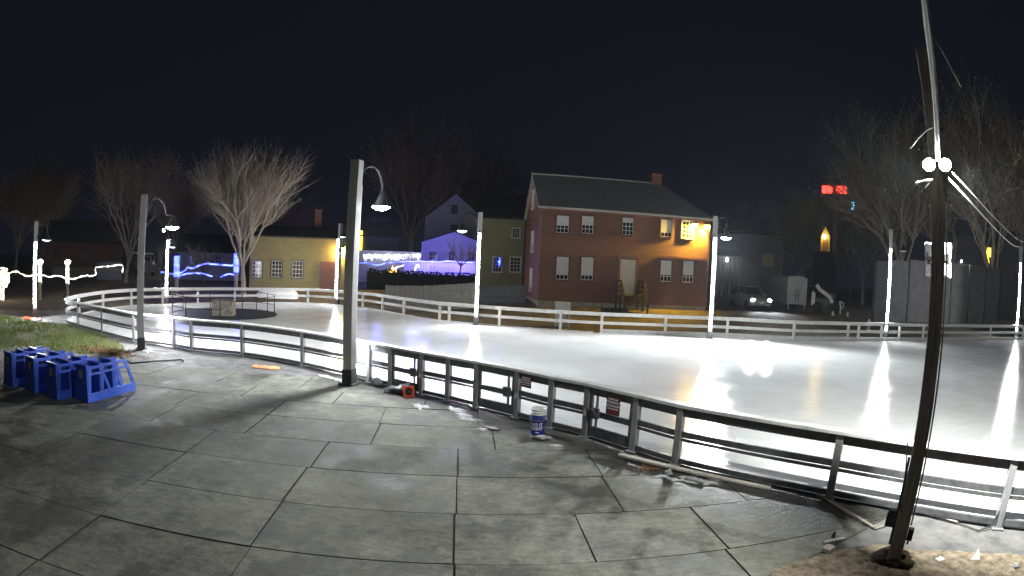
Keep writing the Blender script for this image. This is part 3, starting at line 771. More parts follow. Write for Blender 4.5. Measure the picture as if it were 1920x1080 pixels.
def horn(py0, py1, label):
    za, zb = zat(py0), zat(py1); zc = (za + zb) / 2; h = abs(za - zb) / 2
    p = wpole(zc) + PF * .14; w = .158
    t = thing('horn_speaker', label, 'speaker', p, pole_rz, 'horn loudspeakers on the wooden pole')
    mb = MB()
    o = [(-w, .2, -h), (w, .2, -h), (w, .2, h), (-w, .2, h)]; i = [(-.035, 0, -.03), (.035, 0, -.03), (.035, 0, .03), (-.035, 0, .03)]
    o2 = [(x * .96, y - .002, z * .96) for x, y, z in o]; i2 = [(x * .8, y + .01, z * .8) for x, y, z in i]
    mb.add(o + i + o2 + i2, [(0, 1, 5, 4), (1, 2, 6, 5), (2, 3, 7, 6), (3, 0, 4, 7), (9, 8, 12, 13), (10, 9, 13, 14), (11, 10, 14, 15), (8, 11, 15, 12)] + [(k, 8 + k, 8 + (k + 1) % 4, (k + 1) % 4) for k in range(4)])
    for a, b in ((0, 1), (1, 2), (2, 3), (3, 0)): mb.beam(o[a], o[b], .012, .012)
    mb.build('horn', M['horn'], t, local=True)
    mb = MB(); mb.lathe([(0, -.06), (.045, -.06), (.05, -.03), (.05, .0), (.03, .02)], 14, axis='y'); mb.build('driver', M['raildark'], t, local=True, smooth=True)
    return t
horn(451, 478, 'square grey horn loudspeaker on the wooden pole, the upper one below the floodlights')
horn(490, 518, 'square grey horn loudspeaker on the wooden pole, the lower one of the two')
mb = MB()
zc = zat(484)
for dx in (-.13, .13): mb.beam(wpole(zc - .06) + PR * dx + PF * .12, wpole(zc + .06) + PR * dx + PF * .12, .03, .03)
mb.beam(wpole(zc) - PR * .15 + PF * .12, wpole(zc) + PR * .15 + PF * .12, .03, .03, )
mb.build('speaker_bracket', M['horn'], pole)
# loose cables
def cable(name, pts, r, m, label, n=6, cat='cable'):
    o = MB().tube(pts, r, n).build(name, m, loc=pts[0], smooth=True); return tag(o, label, cat)
def pxline(l, d0, d1):
    k = len(l) - 1; return [at(p[0], p[1], d0 + (d1 - d0) * i / k) for i, p in enumerate(l)]
cable('overhead_cable', pxline([(1758, 300), (1757, 262), (1755, 200), (1748, 120), (1738, 45), (1731, -20), (1716, -120)], WD - .13, 3.6), [.026, .026, .03, .032, .03, .026, .022], M['wcable'], 'thick pale cable bundle rising from the wooden pole overhead', 8)
cable('overhead_cable', pxline([(1761, 300), (1760, 250), (1753, 160), (1741, 40), (1728, -60)], WD - .16, 3.5), .009, M['wcable'], 'thin pale wire running up alongside the thick cable bundle')
cable('wire_end', pxline([(1747, 66), (1765, 92), (1784, 128), (1803, 163)], 4.6, 4.8), .008, M['wcable'], 'loose wire end hanging off the cable bundle against the night sky')
cable('wire_end', pxline([(1755, 235), (1738, 243), (1722, 258), (1707, 277)], WD - .15, WD - .3), .012, M['wcable'], 'pale wire end sticking out just above the floodlights')
cable('wire_end', pxline([(1748, 337), (1734, 339), (1719, 343)], WD - .12, WD - .3), .017, M['wplast'], 'white tube end sticking out just below the floodlights')
cable('wire_end', pxline([(1745, 340), (1737, 349), (1729, 359)], WD - .12, WD - .25), .012, M['wcable'], 'pale wire tip slanting down below the white tube end')
g9 = gnd(1905, 634); d9 = math.hypot(g9.x, g9.y)
def catenary(a, b, sag, n=14):
    return [a.lerp(b, i / n) - Vector((0, 0, sag * 4 * (i / n) * (1 - i / n))) for i in range(n + 1)]
cable('guy_wire', catenary(at(1774, 330, WD), at(1912, 462, d9), .25), [.011 + .035 * i / 14 for i in range(15)], M['wcable'], 'lower pale wire slanting from the wooden pole down to the lamp post')
cable('guy_wire', catenary(at(1784, 322, WD + .1), at(1925, 452, d9), .3), [.007 + .02 * i / 14 for i in range(15)], M['wcable'], 'upper pale wire slanting from the wooden pole down to the lamp post')
cable('power_cable', pxline([(1702, 830), (1696, 900), (1688, 935), (1690, 960)], WD - .12, WD - .16), .008, M['cable'], 'black cable drooping down the left of the wooden pole to the box')
cable('power_cable', [gnd(1750, 968, .03), gnd(1800, 982, .02), gnd(1835, 995, .02), gnd(1860, 985, .05), at(1868, 970, 7.9), at(1880, 945, 8.0)], .012, M['cable'], 'black cable lying by the bottom rail and climbing to the mid rail')
cable('hose', [gnd(225, 669, .02), gnd(245, 681, .02), gnd(290, 677, .02), gnd(340, 674, .02), gnd(344, 677, .02)], .022, M['cable'], 'thin black hose lying on the paving beyond the blue skating aids')

# ================================================================== things on the plaza
def skate_aid():
    t = thing('skating_aid', 'x', 'skating aid')
    w, L, H = .28, .74, .74
    def xs(z): return w - .07 * z / H
    def plate(mb, poly, sx, th=.035):
        o = [(sx * xs(z), y, z) for y, z in poly]; i = [(sx * (xs(z) - th), y, z) for y, z in poly]
        n = len(poly); fs = [tuple(range(n)), tuple(reversed(range(n, 2 * n)))] + [((k + 1) % n, k, n + k, n + (k + 1) % n) for k in range(n)]
        if sx < 0: fs = [tuple(reversed(f)) for f in fs]
        mb.add(o + i, fs)
    def front(z): return .01 + .07 * z / H
    def back(z): return L - .29 * L * max(0, (z - .16)) / (H - .16)
    mb = MB()
    for zz in ((0, H),):
        a, b = zz
        mb.add([(-xs(a), front(a), a), (xs(a), front(a), a), (xs(b), front(b), b), (-xs(b), front(b), b),
                (-xs(a), front(a) + .03, a), (xs(a), front(a) + .03, a), (xs(b), front(b) + .03, b), (-xs(b), front(b) + .03, b)],
               [(0, 1, 2, 3), (7, 6, 5, 4), (1, 5, 6, 2), (4, 0, 3, 7), (3, 2, 6, 7), (4, 5, 1, 0)])
    mb.build('front_panel', M['blue'], t, local=True, bevel=.008)
    mb = MB(); mb.box(0, front(H) + .02, H + .012, 2 * xs(H) + .03, .1, .045); mb.build('top_lip', M['blue'], t, local=True, bevel=.012)
    for sx in (-1, 1):
        mb = MB()
        plate(mb, [(front(0) + .03, 0), (L, 0), (L, .17), (back(.17) - .0, .185), (front(.17) + .03, .185)], sx, .05)
        plate(mb, [(front(.17) + .031, .186), (front(.17) + .115, .186), (front(H) + .11, H - .19), (front(H) + .031, H - .19)], sx)
        plate(mb, [(back(.186) - .085, .186), (back(.186) - .002, .186), (back(H - .19), H - .19), (back(H - .19) - .08, H - .19)], sx)
        f = front(H) + .031; e = back(H)
        plate(mb, [(f, H - .189), (back(H - .19), H - .189), (back(H - .14), H - .14), (f, H - .14)], sx)
        plate(mb, [(f, H - .139), (f + .11, H - .139), (f + .11, H - .061), (f, H - .061)], sx)
        plate(mb, [(back(H - .14) - .1, H - .139), (back(H - .14), H - .139), (back(H - .06), H - .061), (back(H - .06) - .09, H - .061)], sx)
        plate(mb, [(f, H - .06), (back(H - .06), H - .06), (e, H), (f, H)], sx)
        mb.build('side_frame', M['blue'], t, local=True, bevel=.006)
    z = H - .17
    mb = MB(); mb.add([(-.07, front(z - .085) - .004, z - .085), (.065, front(z - .085) - .004, z - .085), (.065, front(z + .085) - .004, z + .085), (-.07, front(z + .085) - .004, z + .085)], [(0, 1, 2, 3)])
    for k in range(4):
        zz = z - .05 + k * .03; mb.add([(-.05, front(zz) - .007, zz), (.04 - .02 * (k % 2), front(zz) - .007, zz), (.04 - .02 * (k % 2), front(zz) - .007, zz + .008), (-.05, front(zz) - .007, zz + .008)], [(0, 1, 2, 3)], 1)
    mb.build('sticker', [M['label'], M['fencew']], t, local=True)
    return t
proto = skate_aid(); KIDS[proto.name] = kids(proto)
ROWS = [(165, 757, 'the row nearest the paving edge'), (108, 752, 'the second row from the right'), (66, 738, 'the third row from the right'), (24, 726, 'the row farthest left')]
WHICH = ['front', 'middle', 'rear']
EXTRA = ['sticker facing the camera', 'nested between two others', 'its side frame open at the back']
arz = -.16
first = True
for ri, (px, py, row) in enumerate(ROWS):
    c = gnd(px, py); d = Vector((-math.sin(arz), math.cos(arz), 0)); rgt = Vector((math.cos(arz), math.sin(arz), 0))
    for k in range(3):
        o = proto if first else copy_tree(proto); first = False
        o.location = c - rgt * .28 + d * (.375 * k) + Vector((0, 0, .004 + .012 * k)); o.rotation_euler = (0, 0, arz + rnd.uniform(-.02, .02))
        o['label'] = f'blue plastic skating aid, {WHICH[k]} one of {row}' if ri == 0 else f'blue plastic skating aid, {WHICH[k]} one of {row}'
        o['group'] = 'nested blue skating aids on the paving'

def bucket():
    b = gnd(1007, 813); t = thing('bucket', 'blue bucket with white lettering standing on the paving by the railing', 'bucket', (b.x, b.y, .0), -math.atan2(b.x, b.y))
    mb = MB(); mb.lathe([(0, .004), (.128, .004), (.13, .012), (.148, .33), (.158, .33), (.158, .345), (.15, .345), (.15, .365), (.157, .365), (.157, .375), (.145, .375), (.142, .34), (.13, .05)], 32); mb.build('body', M['bucket'], t, local=True, smooth=True)
    mb = MB(); mb.tube([(-.16, 0, .34)] + [(.158 * math.cos(math.pi * (1 - k / 12)), -.158 * math.sin(math.pi * k / 12), .34 - .05 * math.sin(math.pi * k / 12)) for k in range(1, 12)] + [(.16, 0, .34)], .004, 5); mb.build('handle', M['rail'], t, local=True, smooth=True)
    mb = MB()
    for txt, s, z in (('DO IT', .085, .185), ('RIGHT', .085, .11)):
        vs, fs = text_mesh(txt, s, .003)
        o = []
        for v in vs:
            zz = v.y + z; r = .131 + .018 * zz / .33 + .0015; a = (v.x - .012) / r
            o.append((r * math.sin(a), -r * math.cos(a), zz))
        mb.add(o, fs)
    for i in range(6):
        a0, a1 = (-.25 + i * .08), (-.25 + (i + 1) * .08); r = .1355
        mb.add([(r * math.sin(a0), -r * math.cos(a0), .05), (r * math.sin(a1), -r * math.cos(a1), .05), (r * math.sin(a1), -r * math.cos(a1), .068), (r * math.sin(a0), -r * math.cos(a0), .068)], [(0, 1, 2, 3)])
    mb.build('lettering', M['whiteink'], t, local=True)
    w = thing('bucket', 'plain white bucket nested inside the blue bucket with lettering', 'bucket', (b.x, b.y, .13), -math.atan2(b.x, b.y))
    mb = MB(); mb.lathe([(0, .004), (.118, .004), (.134, .26), (.148, .26), (.148, .275), (.138, .275), (.138, .3), (.15, .3), (.15, .318), (.138, .318), (.138, .345), (.15, .35), (.15, .37), (.14, .37), (.132, .3), (.12, .03), (0, .03)], 32); mb.build('body', M['wplast'], w, local=True, smooth=True)
    mb = MB(); mb.tube([(.152 * math.cos(math.pi * k / 12), -.152 * math.sin(math.pi * k / 12) * .98, .285 - .09 * math.sin(math.pi * k / 12)) for k in range(13)], .004, 5); mb.build('handle', M['wplast'], w, local=True, smooth=True)
bucket()

def cone():
    b = gnd(766, 745); t = thing('traffic_cone', 'small orange traffic cone lying on its side by the railing gate', 'traffic cone', (b.x, b.y, .135)); t.rotation_euler = (-.22, 0, .62)
    mb = MB(); mb.lathe([(.10, .0), (.022, .44), (.0, .445)], 20, axis='y'); mb.lathe([(.095, -.012), (.02, .42)], 20, axis='y'); mb.build('cone_body', M['orange'], t, local=True, smooth=True)
    mb = MB(); n = 20
    q = [(-.14, -.13), (.14, -.13), (.14, .13), (-.14, .13)]
    ring = []
    for k in range(n):
        a = 2 * math.pi * k / n + math.pi / 4; c, s = math.cos(a), math.sin(a); m_ = max(abs(c), abs(s)); ring.append((.138 * c / m_, .135 * s / m_, .1 * c, .1 * s))
    for y in (-.015, .012):
        mb.v += [Vector((r[0], y, r[1])) for r in ring] + [Vector((r[2], y, r[3])) for r in ring]
    for k in range(n):
        j = (k + 1) % n
        mb.f += [(k, j, n + j, n + k), (2 * n + j, 2 * n + k, 3 * n + k, 3 * n + j), (k, 2 * n + k, 2 * n + j, j), (n + j, 3 * n + j, 3 * n + k, n + k)]; mb.m += [0] * 4
    for a in range(8):
        c, s = math.cos(a * math.pi / 4), math.sin(a * math.pi / 4); mb.beam((.098 * c, -.014, .098 * s), (.126 * c, -.014, .126 * s), .02, .016)
    mb.build('base', M['orange'], t, local=True)
    mb = MB(); mb.lathe([(.072, .17), (.0555, .26)], 20, axis='y'); mb.build('stripe', M['paleorange'], t, local=True, smooth=True)
cone()
def lump(name, label, cat, px, py, rx, ry, rz, m, seed, rot=0, rough=.5, lift=.7, n=14, k=8):
    b = gnd(px, py); mb = MB(); mb.blob((0, 0, rz * lift), rx, ry, rz, seed, n, k, rough)
    for v in mb.v: v.z = max(v.z, .002)
    o = mb.build(name, m, loc=(b.x, b.y, 0), local=True, rz=rot, smooth=True); return tag(o, label, cat)
lump('plastic_bag', 'crumpled white plastic bag by the railing post right of the tall lamp post', 'bag', 706, 722, .12, .09, .1, M['snow_and_light'], 3, 0, .8)
lump('tarp', 'crumpled dark tarp heaped behind the fallen orange cone', 'tarp', 752, 738, .42, .18, .12, M['tarp'], 5, -.6, .7)
lump('concrete_chunk', 'flat pale chunk of concrete on which the blue bucket stands', 'concrete', 1014, 823, .17, .08, .035, M['concrete'], 6, .1, .6)
lump('concrete_chunk', 'pale broken slab chunk on the wet paving left of the bucket', 'concrete', 922, 804, .16, .08, .02, M['concrete'], 7, -.3, .6)
lump('stone', 'small stone at the foot of the pavement post right of the bucket', 'stone', 1253, 890, .06, .05, .05, M['concrete'], 8)
lump('mud_clump', 'dark clump of weeds round the foot of the wooden pole', 'weeds', 1672, 1055, .2, .14, .09, M['soil'], 9, 0, .9)
def cloth(name, label, px, py, L, W, rot, m, seed, cat='cloth'):
    b = gnd(px, py); mb = MB(); nx, ny = 26, 8
    for s in (1, 0):
        for i in range(nx + 1):
            for j in range(ny + 1):
                u, v = i / nx - .5, j / ny - .5
                q = noise.noise(Vector((u * 5, v * 3, seed))); e = 1 - (2 * abs(u)) ** 4 * .6
                x = u * L + .06 * noise.noise(Vector((u * 4, v * 4, seed + 4))); y = v * W * e * (1 + .6 * noise.noise(Vector((u * 6, 0, seed + 9)))) + .08 * noise.noise(Vector((u * 3, 1, seed)))
                mb.v.append(Vector((x, y, (.012 + (.035 + .06 * max(0, q)) * (1 - (2 * abs(v)) ** 3)) * s + .002)))
    k = (nx + 1) * (ny + 1)
    for i in range(nx):
        for j in range(ny):
            a = i * (ny + 1) + j; f = (a, a + ny + 1, a + ny + 2, a + 1); mb.f.append(f); mb.f.append(tuple(k + t for t in reversed(f))); mb.m += [0, 0]
    return tag(mb.build(name, m, loc=(b.x, b.y, 0), local=True, rz=rot, smooth=True), label, cat)
cloth('safety_vest', 'flattened faded orange safety vest on the wet paving by the railing', 499, 690, .85, .3, .05, M['paleorange'], 2)
cloth('orange_netting', 'faded orange netting heaped at the foot of the lamp post beyond the grass', 62, 598, 1.2, .6, .1, M['orange'], 6, 'netting')
def board(name, label, a, b, w, h, m, z=.03, za=.0, cat='board'):
    p, q = gnd(*a), gnd(*b); p.z = z + za; q.z = z
    mb = MB(); mb.beam(p, q, w, h); o = mb.build(name, m, loc=(p.x, p.y, p.z), bevel=.004); return tag(o, label, cat)
board('board', 'long pale wooden board lying on the paving along the bottom of the railing', (1160, 860), (1444, 919), .11, .035, M['plank'], .03, .05)
board('stick', 'short grey stick lying on the paving in front of the long board', (1284, 899), (1318, 909), .045, .04, M['fencew'], .022)
board('board', 'dark board lying edge-on under the railing beside the raised paving flag', (1535, 928), (1640, 993), .05, .03, M['oldwood'], .02)
board('board', 'thin dark board lying from the raised flag toward the wooden pole', (1640, 993), (1668, 985), .04, .02, M['oldwood'], .015)
board('board', 'thin pale strip of wood lying beneath the railing right of the wooden pole', (1738, 966), (1795, 981), .05, .02, M['plank'], .015)
b = gnd(1552, 1034); t = tag(MB().box(0, 0, .035, .15, .11, .06).build('wood_block', M['plank'], loc=(b.x, b.y, 0), local=True, rz=.5, bevel=.008), 'pale squared wood block on the edge of the sandy ground', 'block')
b = gnd(1562, 1008); tag(MB().box(0, 0, .03, .04, .03, .06).box(.006, 0, .07, .025, .02, .03).build('peg', M['cable'], loc=(b.x, b.y, 0), local=True), 'small black peg sticking up behind the pale wood block', 'peg')
board('stick', 'pale split piece of wood lying behind the squared wood block', (1545, 1020), (1582, 1012), .05, .03, M['plank'], .02)
b = gnd(1762, 1050); tag(MB().box(0, 0, .012, .12, .09, .006, .1).box(.01, .0, .019, .1, .07, .004, .3).build('paper_scrap', M['paper'], loc=(b.x, b.y, 0), local=True, rz=.1), 'flat white scrap of paper on the ground right of the wooden pole', 'paper')
b = gnd(1828, 1048); tag(MB().add([(-.09, 0, .004), (.05, -.05, .004), (.06, .05, .004), (.05, .03, .13)], [(0, 2, 1), (0, 1, 3), (1, 2, 3), (2, 0, 3)]).build('paper_scrap', M['paper'], loc=(b.x, b.y, 0), local=True), 'folded white paper scrap standing up like a little tent', 'paper')
lump('stone', 'small pale stone at the lower right corner of the plaza', 'stone', 1905, 1064, .05, .04, .03, M['concrete'], 12)
def weed(px, py, h, label, seed):
    b = gnd(px, py); r = random.Random(seed); mb = MB()
    for k in range(3):
        p = Vector((r.uniform(-.06, .06), r.uniform(-.06, .06), 0)); pts = [p]
        for i in range(5): pts.append(pts[-1] + Vector((r.uniform(-.05, .05), r.uniform(-.04, .04), h / 5 * (1 - .12 * k))))
        mb.tube(pts, [.009, .008, .007, .006, .005, .003], 5)
        for q in pts[2:]: mb.tube([q, q + Vector((r.uniform(-.16, .16), r.uniform(-.1, .1), .12))], [.005, .002], 4)
    return tag(mb.build('weed', M['barkd'], loc=(b.x, b.y, 0), local=True), label, 'weed')
weed(97, 631, 1.0, 'tallest dry bare weed stalk standing in the grass', 1)
weed(106, 632, .75, 'shorter dry weed with curved stalks right beside the tallest one', 2)
weed(68, 622, .5, 'low dry weed at the left of the grass behind the skating aids', 3)

# ================================================================== island on the ice
IC = Vector((-15.3, 25.85, 0))
mb = MB(); mb.lathe([(0, .036), (2.85, .036), (2.9, .06), (3.0, .06), (3.0, .03)], 48); tag(mb.build('basin', M['basin'], loc=IC, local=True), 'round dark basin liner let into the ice round the stone block', 'basin')
def pipe_rail():
    t = thing('pipe_railing', 'thin rusty pipe railing standing in a ring round the dark basin', 'railing', IC)
    def ring(z, r, a0, a1, n=60): return [(r * math.cos(a0 + (a1 - a0) * k / n), r * math.sin(a0 + (a1 - a0) * k / n), z) for k in range(n + 1)]
    MB().tube(ring(1.05, 2.86, 0, 2 * math.pi), .022, 6).build('top_pipe', M['rusty'], t, local=True, smooth=True)
    MB().tube(ring(.5, 2.86, .35, 5.2), .02, 6).build('lower_pipe', M['rusty'], t, local=True, smooth=True)
    for k in range(9):
        a = .3 + k * 2 * math.pi / 9; MB().tube([(2.86 * math.cos(a), 2.86 * math.sin(a), .05), (2.86 * math.cos(a), 2.86 * math.sin(a), 1.05)], .024, 6).build('post', M['rusty'], t, local=True, smooth=True)
pipe_rail()
b = gnd(420, 591, .04)
def block():
    bm = bmesh.new(); bmesh.ops.create_cube(bm, size=1); bmesh.ops.subdivide_edges(bm, edges=bm.edges, cuts=6, use_grid_fill=True)
    for v in bm.verts:
        v.co = Vector((v.co.x * 1.1, v.co.y * .8, (v.co.z + .5) * .78)); v.co += noise.noise_vector(v.co * 4) * .03
    me = bpy.data.meshes.new('stone_block'); bm.to_mesh(me); bm.free(); me.materials.append(M['stone'])
    o = bpy.data.objects.new('stone_block', me); COL.objects.link(o); o.location = (b.x, b.y, .03); o.rotation_euler = (0, 0, .25); tag(o, 'rough brown stone block standing in the middle of the dark basin', 'stone')
block()

# ================================================================== helpers for what stands behind the rink
def site(px, dist, z=None):
    d = ray(px, 520); a = math.atan2(d.x, d.y); x, y = dist * math.sin(a), dist * math.cos(a)
    return Vector((x, y, gz(x, y) if z is None else z)), -a
def on_plane(loc, rz, px, py, off=0.0):
    """where the line of sight through a pixel meets the upright plane y=off of a local frame"""
    d = ray(px, py); n = Vector((-math.sin(rz), math.cos(rz), 0)); o = Vector((0, 0, CH))
    t = (n.dot(loc) + off - n.dot(o)) / n.dot(d); p = o + d * t - loc
    return p.x * math.cos(rz) + p.y * math.sin(rz), p.z
def window(root, x0, x1, z0, z1, y=0, cols=3, rows=4, blind=0.0, m='trim', pane=None, dark=None, side=False):
    """frame > blind, pane; muntins in one mesh with the frame's sash"""
    def P(mb, a, z, w, h, d, t):       # box on the wall: centre a,z; t thick; d outward
        if side: mb.box(y - d, a, z, t, w, h)
        else: mb.box(a, y - d, z, w, t, h)
    w, h, cx, cz = x1 - x0, z1 - z0, (x0 + x1) / 2, (z0 + z1) / 2
    f = .07
    mb = MB()
    P(mb, x0 - f / 2, cz, f, h + 2 * f, .035, .09); P(mb, x1 + f / 2, cz, f, h + 2 * f, .035, .09); P(mb, cx, z1 + f / 2, w, f, .038, .095); P(mb, cx, z0 - f / 2, w, f, .045, .11)
    fr = mb.build('window', M[dark or m], root, local=True)
    mb = MB(); P(mb, cx, cz, w, h, .012, .01); mb.build('pane', pane or M['glass'], fr, local=True)
    mb = MB(); b = .035
    for k in range(cols + 1): P(mb, x0 + b / 2 + (w - b) * k / cols, cz, b, h, .03, .022)
    for k in range(rows + 1): P(mb, cx, z0 + b / 2 + (h - b) * k / rows, w, b if k != rows // 2 else b * 1.4, .031, .024)
    mb.build('sash', M[m], fr, local=True)
    if blind:
        mb = MB(); P(mb, cx, z1 - h * blind / 2, w, h * blind, .046, .004); mb.build('blind', M['blind'], fr, local=True)
    return fr
def house(name, label, cat, px0, px1, dist, eave_py, depth, wall, roof='roofd', ridge=None, gable=False, yaw=0.0, clap=.16, over=.15, loc=None):
    """front wall between two pixel columns at a distance; returns root and sizes"""
    pm = (px0 + px1) / 2; L, rz = site(pm, dist) if loc is None else loc
    rz += yaw
    t = thing(name, label, cat, L, rz)
    x0, _ = on_plane(L, rz, px0, eave_py); x1, ze = on_plane(L, rz, px1, eave_py)
    zr = ze + (ridge or 1.5)
    mb = MB(); mb.clap(x0, x1, -.3, ze, 0, clap)
    W = [(x0, 0), (x1, 0), (x1, depth), (x0, depth)]
    mb.add([(x0, 0, -.3), (x0, 0, ze), (x0, depth, ze), (x0, depth, -.3)], [(0, 1, 2, 3)]); mb.add([(x1, 0, -.3), (x1, 0, ze), (x1, depth, ze), (x1, depth, -.3)], [(3, 2, 1, 0)]); mb.add([(x0, depth, -.3), (x1, depth, -.3), (x1, depth, ze), (x0, depth, ze)], [(3, 2, 1, 0)])
    xm = (x0 + x1) / 2
    if gable:
        mb.add([(x0, -.004, ze), (x1, -.004, ze), (xm, -.004, zr), (x0, depth, ze), (x1, depth, ze), (xm, depth, zr)], [(0, 1, 2), (5, 4, 3)])
    else:
        mb.add([(x0, 0, ze), (x0, depth, ze), (x0, depth / 2, zr), (x1, 0, ze), (x1, depth, ze), (x1, depth / 2, zr)], [(0, 2, 1), (3, 4, 5)])
    mb.build('wall', M[wall], t, local=True)
    mb = MB()
    if gable:
        for s, xa in ((-1, x0), (1, x1)):
            sl = (zr - ze) / (xm - x0)
            xe = xa + s * over; ze2 = ze - over * sl
            mb.add([(xe, -over, ze2), (xm, -over, zr), (xm, depth + over, zr), (xe, depth + over, ze2), (xe, -over, ze2 + .12), (xm, -over, zr + .12), (xm, depth + over, zr + .12), (xe, depth + over, ze2 + .12)],
                   [(0, 1, 2, 3), (7, 6, 5, 4), (0, 4, 5, 1), (1, 5, 6, 2), (2, 6, 7, 3), (3, 7, 4, 0)])
    else:
        sl = (zr - ze) / (depth / 2)
        for ya, yb in ((-over, depth / 2), (depth + over, depth / 2)):
            ze2 = ze - over * sl
            mb.add([(x0 - over, ya, ze2), (x1 + over, ya, ze2), (x1 + over, yb, zr), (x0 - over, yb, zr), (x0 - over, ya, ze2 + .12), (x1 + over, ya, ze2 + .12), (x1 + over, yb, zr + .12), (x0 - over, yb, zr + .12)],
                   [(0, 1, 2, 3), (7, 6, 5, 4), (0, 4, 5, 1), (1, 5, 6, 2), (2, 6, 7, 3), (3, 7, 4, 0)])
    mb.build('roof', M[roof], t, local=True)
    def W2(px0, px1, py0, py1, **k):
        a, zt = on_plane(L, rz, px0, py0); c, zb = on_plane(L, rz, px1, py1); return window(t, a, c, zb, zt, **k)
    return t, L, rz, x0, x1, ze, zr, W2

# ---------------------------------------------------------------- the brown two-storey house
def brown_house():
    d = ray(1006, 578); a = math.atan2(d.x, d.y); D = 33.0
    L = Vector((D * math.sin(a), D * math.cos(a), 0)); L.z = gz(L.x, L.y) - .02; rz = .085
    t = thing('house', 'two-storey reddish brown clapboard house with white blinds and a shingled roof', 'house', L, rz)
    x1, ze = on_plane(L, rz, 1331, 404); _, ze0 = on_plane(L, rz, 1006, 394); ze = (ze + ze0) / 2
    dep = 8.0; zr = ze + 2.58
    f0 = .42
    mb = MB(); mb.clap(.1, x1 - .1, f0, ze, 0, .15, .03)
    # left side wall with its gable, right and back walls
    n = int((ze - f0) / .105)
    for i in range(n):
        za = f0 + i * (ze - f0) / n; zb = f0 + (i + 1) * (ze - f0) / n
        mb.add([(-.022, dep, za), (-.022, .1, za), (-.002, .1, zb), (-.002, dep, zb)], [(0, 1, 2, 3)])
    mb.add([(-.002, 0, ze), (-.002, dep, ze), (-.002, dep / 2, zr)], [(0, 2, 1)])
    mb.add([(x1, 0, f0), (x1, dep, f0), (x1, dep, ze), (x1, 0, ze)], [(0, 1, 2, 3)]); mb.add([(0, dep, f0), (x1, dep, f0), (x1, dep, ze), (0, dep, ze)], [(3, 2, 1, 0)])
    wall = mb.build('wall', M['brown'], t, local=True)
    mb = MB()
    for x in (.045, x1 - .045): mb.box(x, -.012, (f0 + ze) / 2, .13, .07, ze - f0)
    mb.box(-.012, .045, (f0 + ze) / 2, .05, .11, ze - f0 - .01)
    mb.box(x1 / 2, -.06, ze - .1, x1 - .2, .09, .17)
    mb.build('trim', M['cornerb'], t, local=True)
    xa, zz = on_plane(L, rz, 1232, 482); mb = MB(); mb.box((xa + x1) / 2 - .06, -.075, zz, x1 - xa - .12, .13, .07); mb.build('ledge', M['cornerb'], t, local=True)
    mb = MB(); mb.box(x1 / 2, dep / 2, f0 / 2 - .3, x1 - .06, dep - .06, f0 + .6); mb.build('foundation', M['stone'], t, local=True)
    # roof: gable at the left, hipped at the right
    o = .22; xr = x1 - 2.1; sl = (zr - ze) / (dep / 2); e = ze - o * sl + .02; h = .13
    A, B, Cc, Dd, E1, F1 = (-.18, -o, e), (x1 + o, -o, e), (x1 + o, dep + o, e), (-.18, dep + o, e), (-.18, dep / 2, zr), (xr, dep / 2, zr)
    low = [A, B, Cc, Dd, E1, F1]; up = [(p[0], p[1], p[2] + h) for p in low]
    mb = MB(); mb.add(low + up, [(6, 7, 11, 10), (8, 9, 10, 11), (7, 8, 11), (0, 4, 5, 1), (2, 5, 4, 3), (1, 5, 2), (0, 1, 7, 6), (1, 2, 8, 7), (2, 3, 9, 8), (0, 6, 10, 4), (3, 4, 10, 9)])
    rf = mb.build('roof', M['roofg'], t, local=True)
    mb = MB(); mb.beam((-.2, dep / 2, zr + h), (xr, dep / 2, zr + h), .3, .06); mb.build('ridge_cap', M['trim'], rf, local=True)
    mb = MB(); cx = xr - .35; mb.box(cx, dep / 2 + .1, zr + .25, .68, .68, 1.1); mb.box(cx, dep / 2 + .1, zr + .75, .78, .78, .12); mb.build('chimney', M['brick'], rf, local=True)
    def W(p0, p1, q0, q1, **k):
        a_, zt = on_plane(L, rz, p0, q0); c_, zb = on_plane(L, rz, p1, q1); return window(t, a_, c_, zb, zt, y=-.02, **k)
    for p0, p1, q0, q1, bl in ((1044, 1065.5, 404, 437.5, .58), (1091, 1111.5, 405, 438.5, .5), (1167, 1186.5, 408, 441.5, .25), (1239, 1258, 411.5, 445, .75), (1043.5, 1064.5, 481, 524.5, .8), (1090, 1110.5, 482, 525.5, .8), (1238.5, 1257, 488, 528.5, .68), (1280.5, 1298.5, 489, 530, .66)):
        W(p0, p1, q0, q1, blind=bl, rows=4, dark='dtrim')
    W(1279, 1298, 414, 447, blind=0, rows=4)
    # side windows
    for ya, yb, za, zb in ((3.3, 4.3, zr - 2.3, zr - 1.1), (2.6, 3.6, 3.5, 4.8), (2.6, 3.6, .9, 2.3)): window(t, ya, yb, za, zb, y=-.02, side=True, blind=.6)
    # door
    a_, zt = on_plane(L, rz, 1163.5, 486); c_, zb = on_plane(L, rz, 1188.5, 553)
    mb = MB(); mb.box((a_ + c_) / 2, -.035, (zt + zb) / 2, c_ - a_, .06, zt - zb); 
    for zz, hh in ((zb + .55, .7), (zt - .6, .8)):
        for xx in (-.22, .22): mb.box((a_ + c_) / 2 + xx, -.068, zz, .3, .014, hh)
    dr = mb.build('door', M['doorw'], t, local=True, bevel=.006)
    mb = MB(); mb.lathe([(0, -.16), (.035, -.15), (.03, -.1), (.015, -.07)], 10, (c_ - .08, 0, (zt + zb) / 2 - .1), axis='y'); mb.build('handle', M['rail'], dr, local=True, smooth=True)
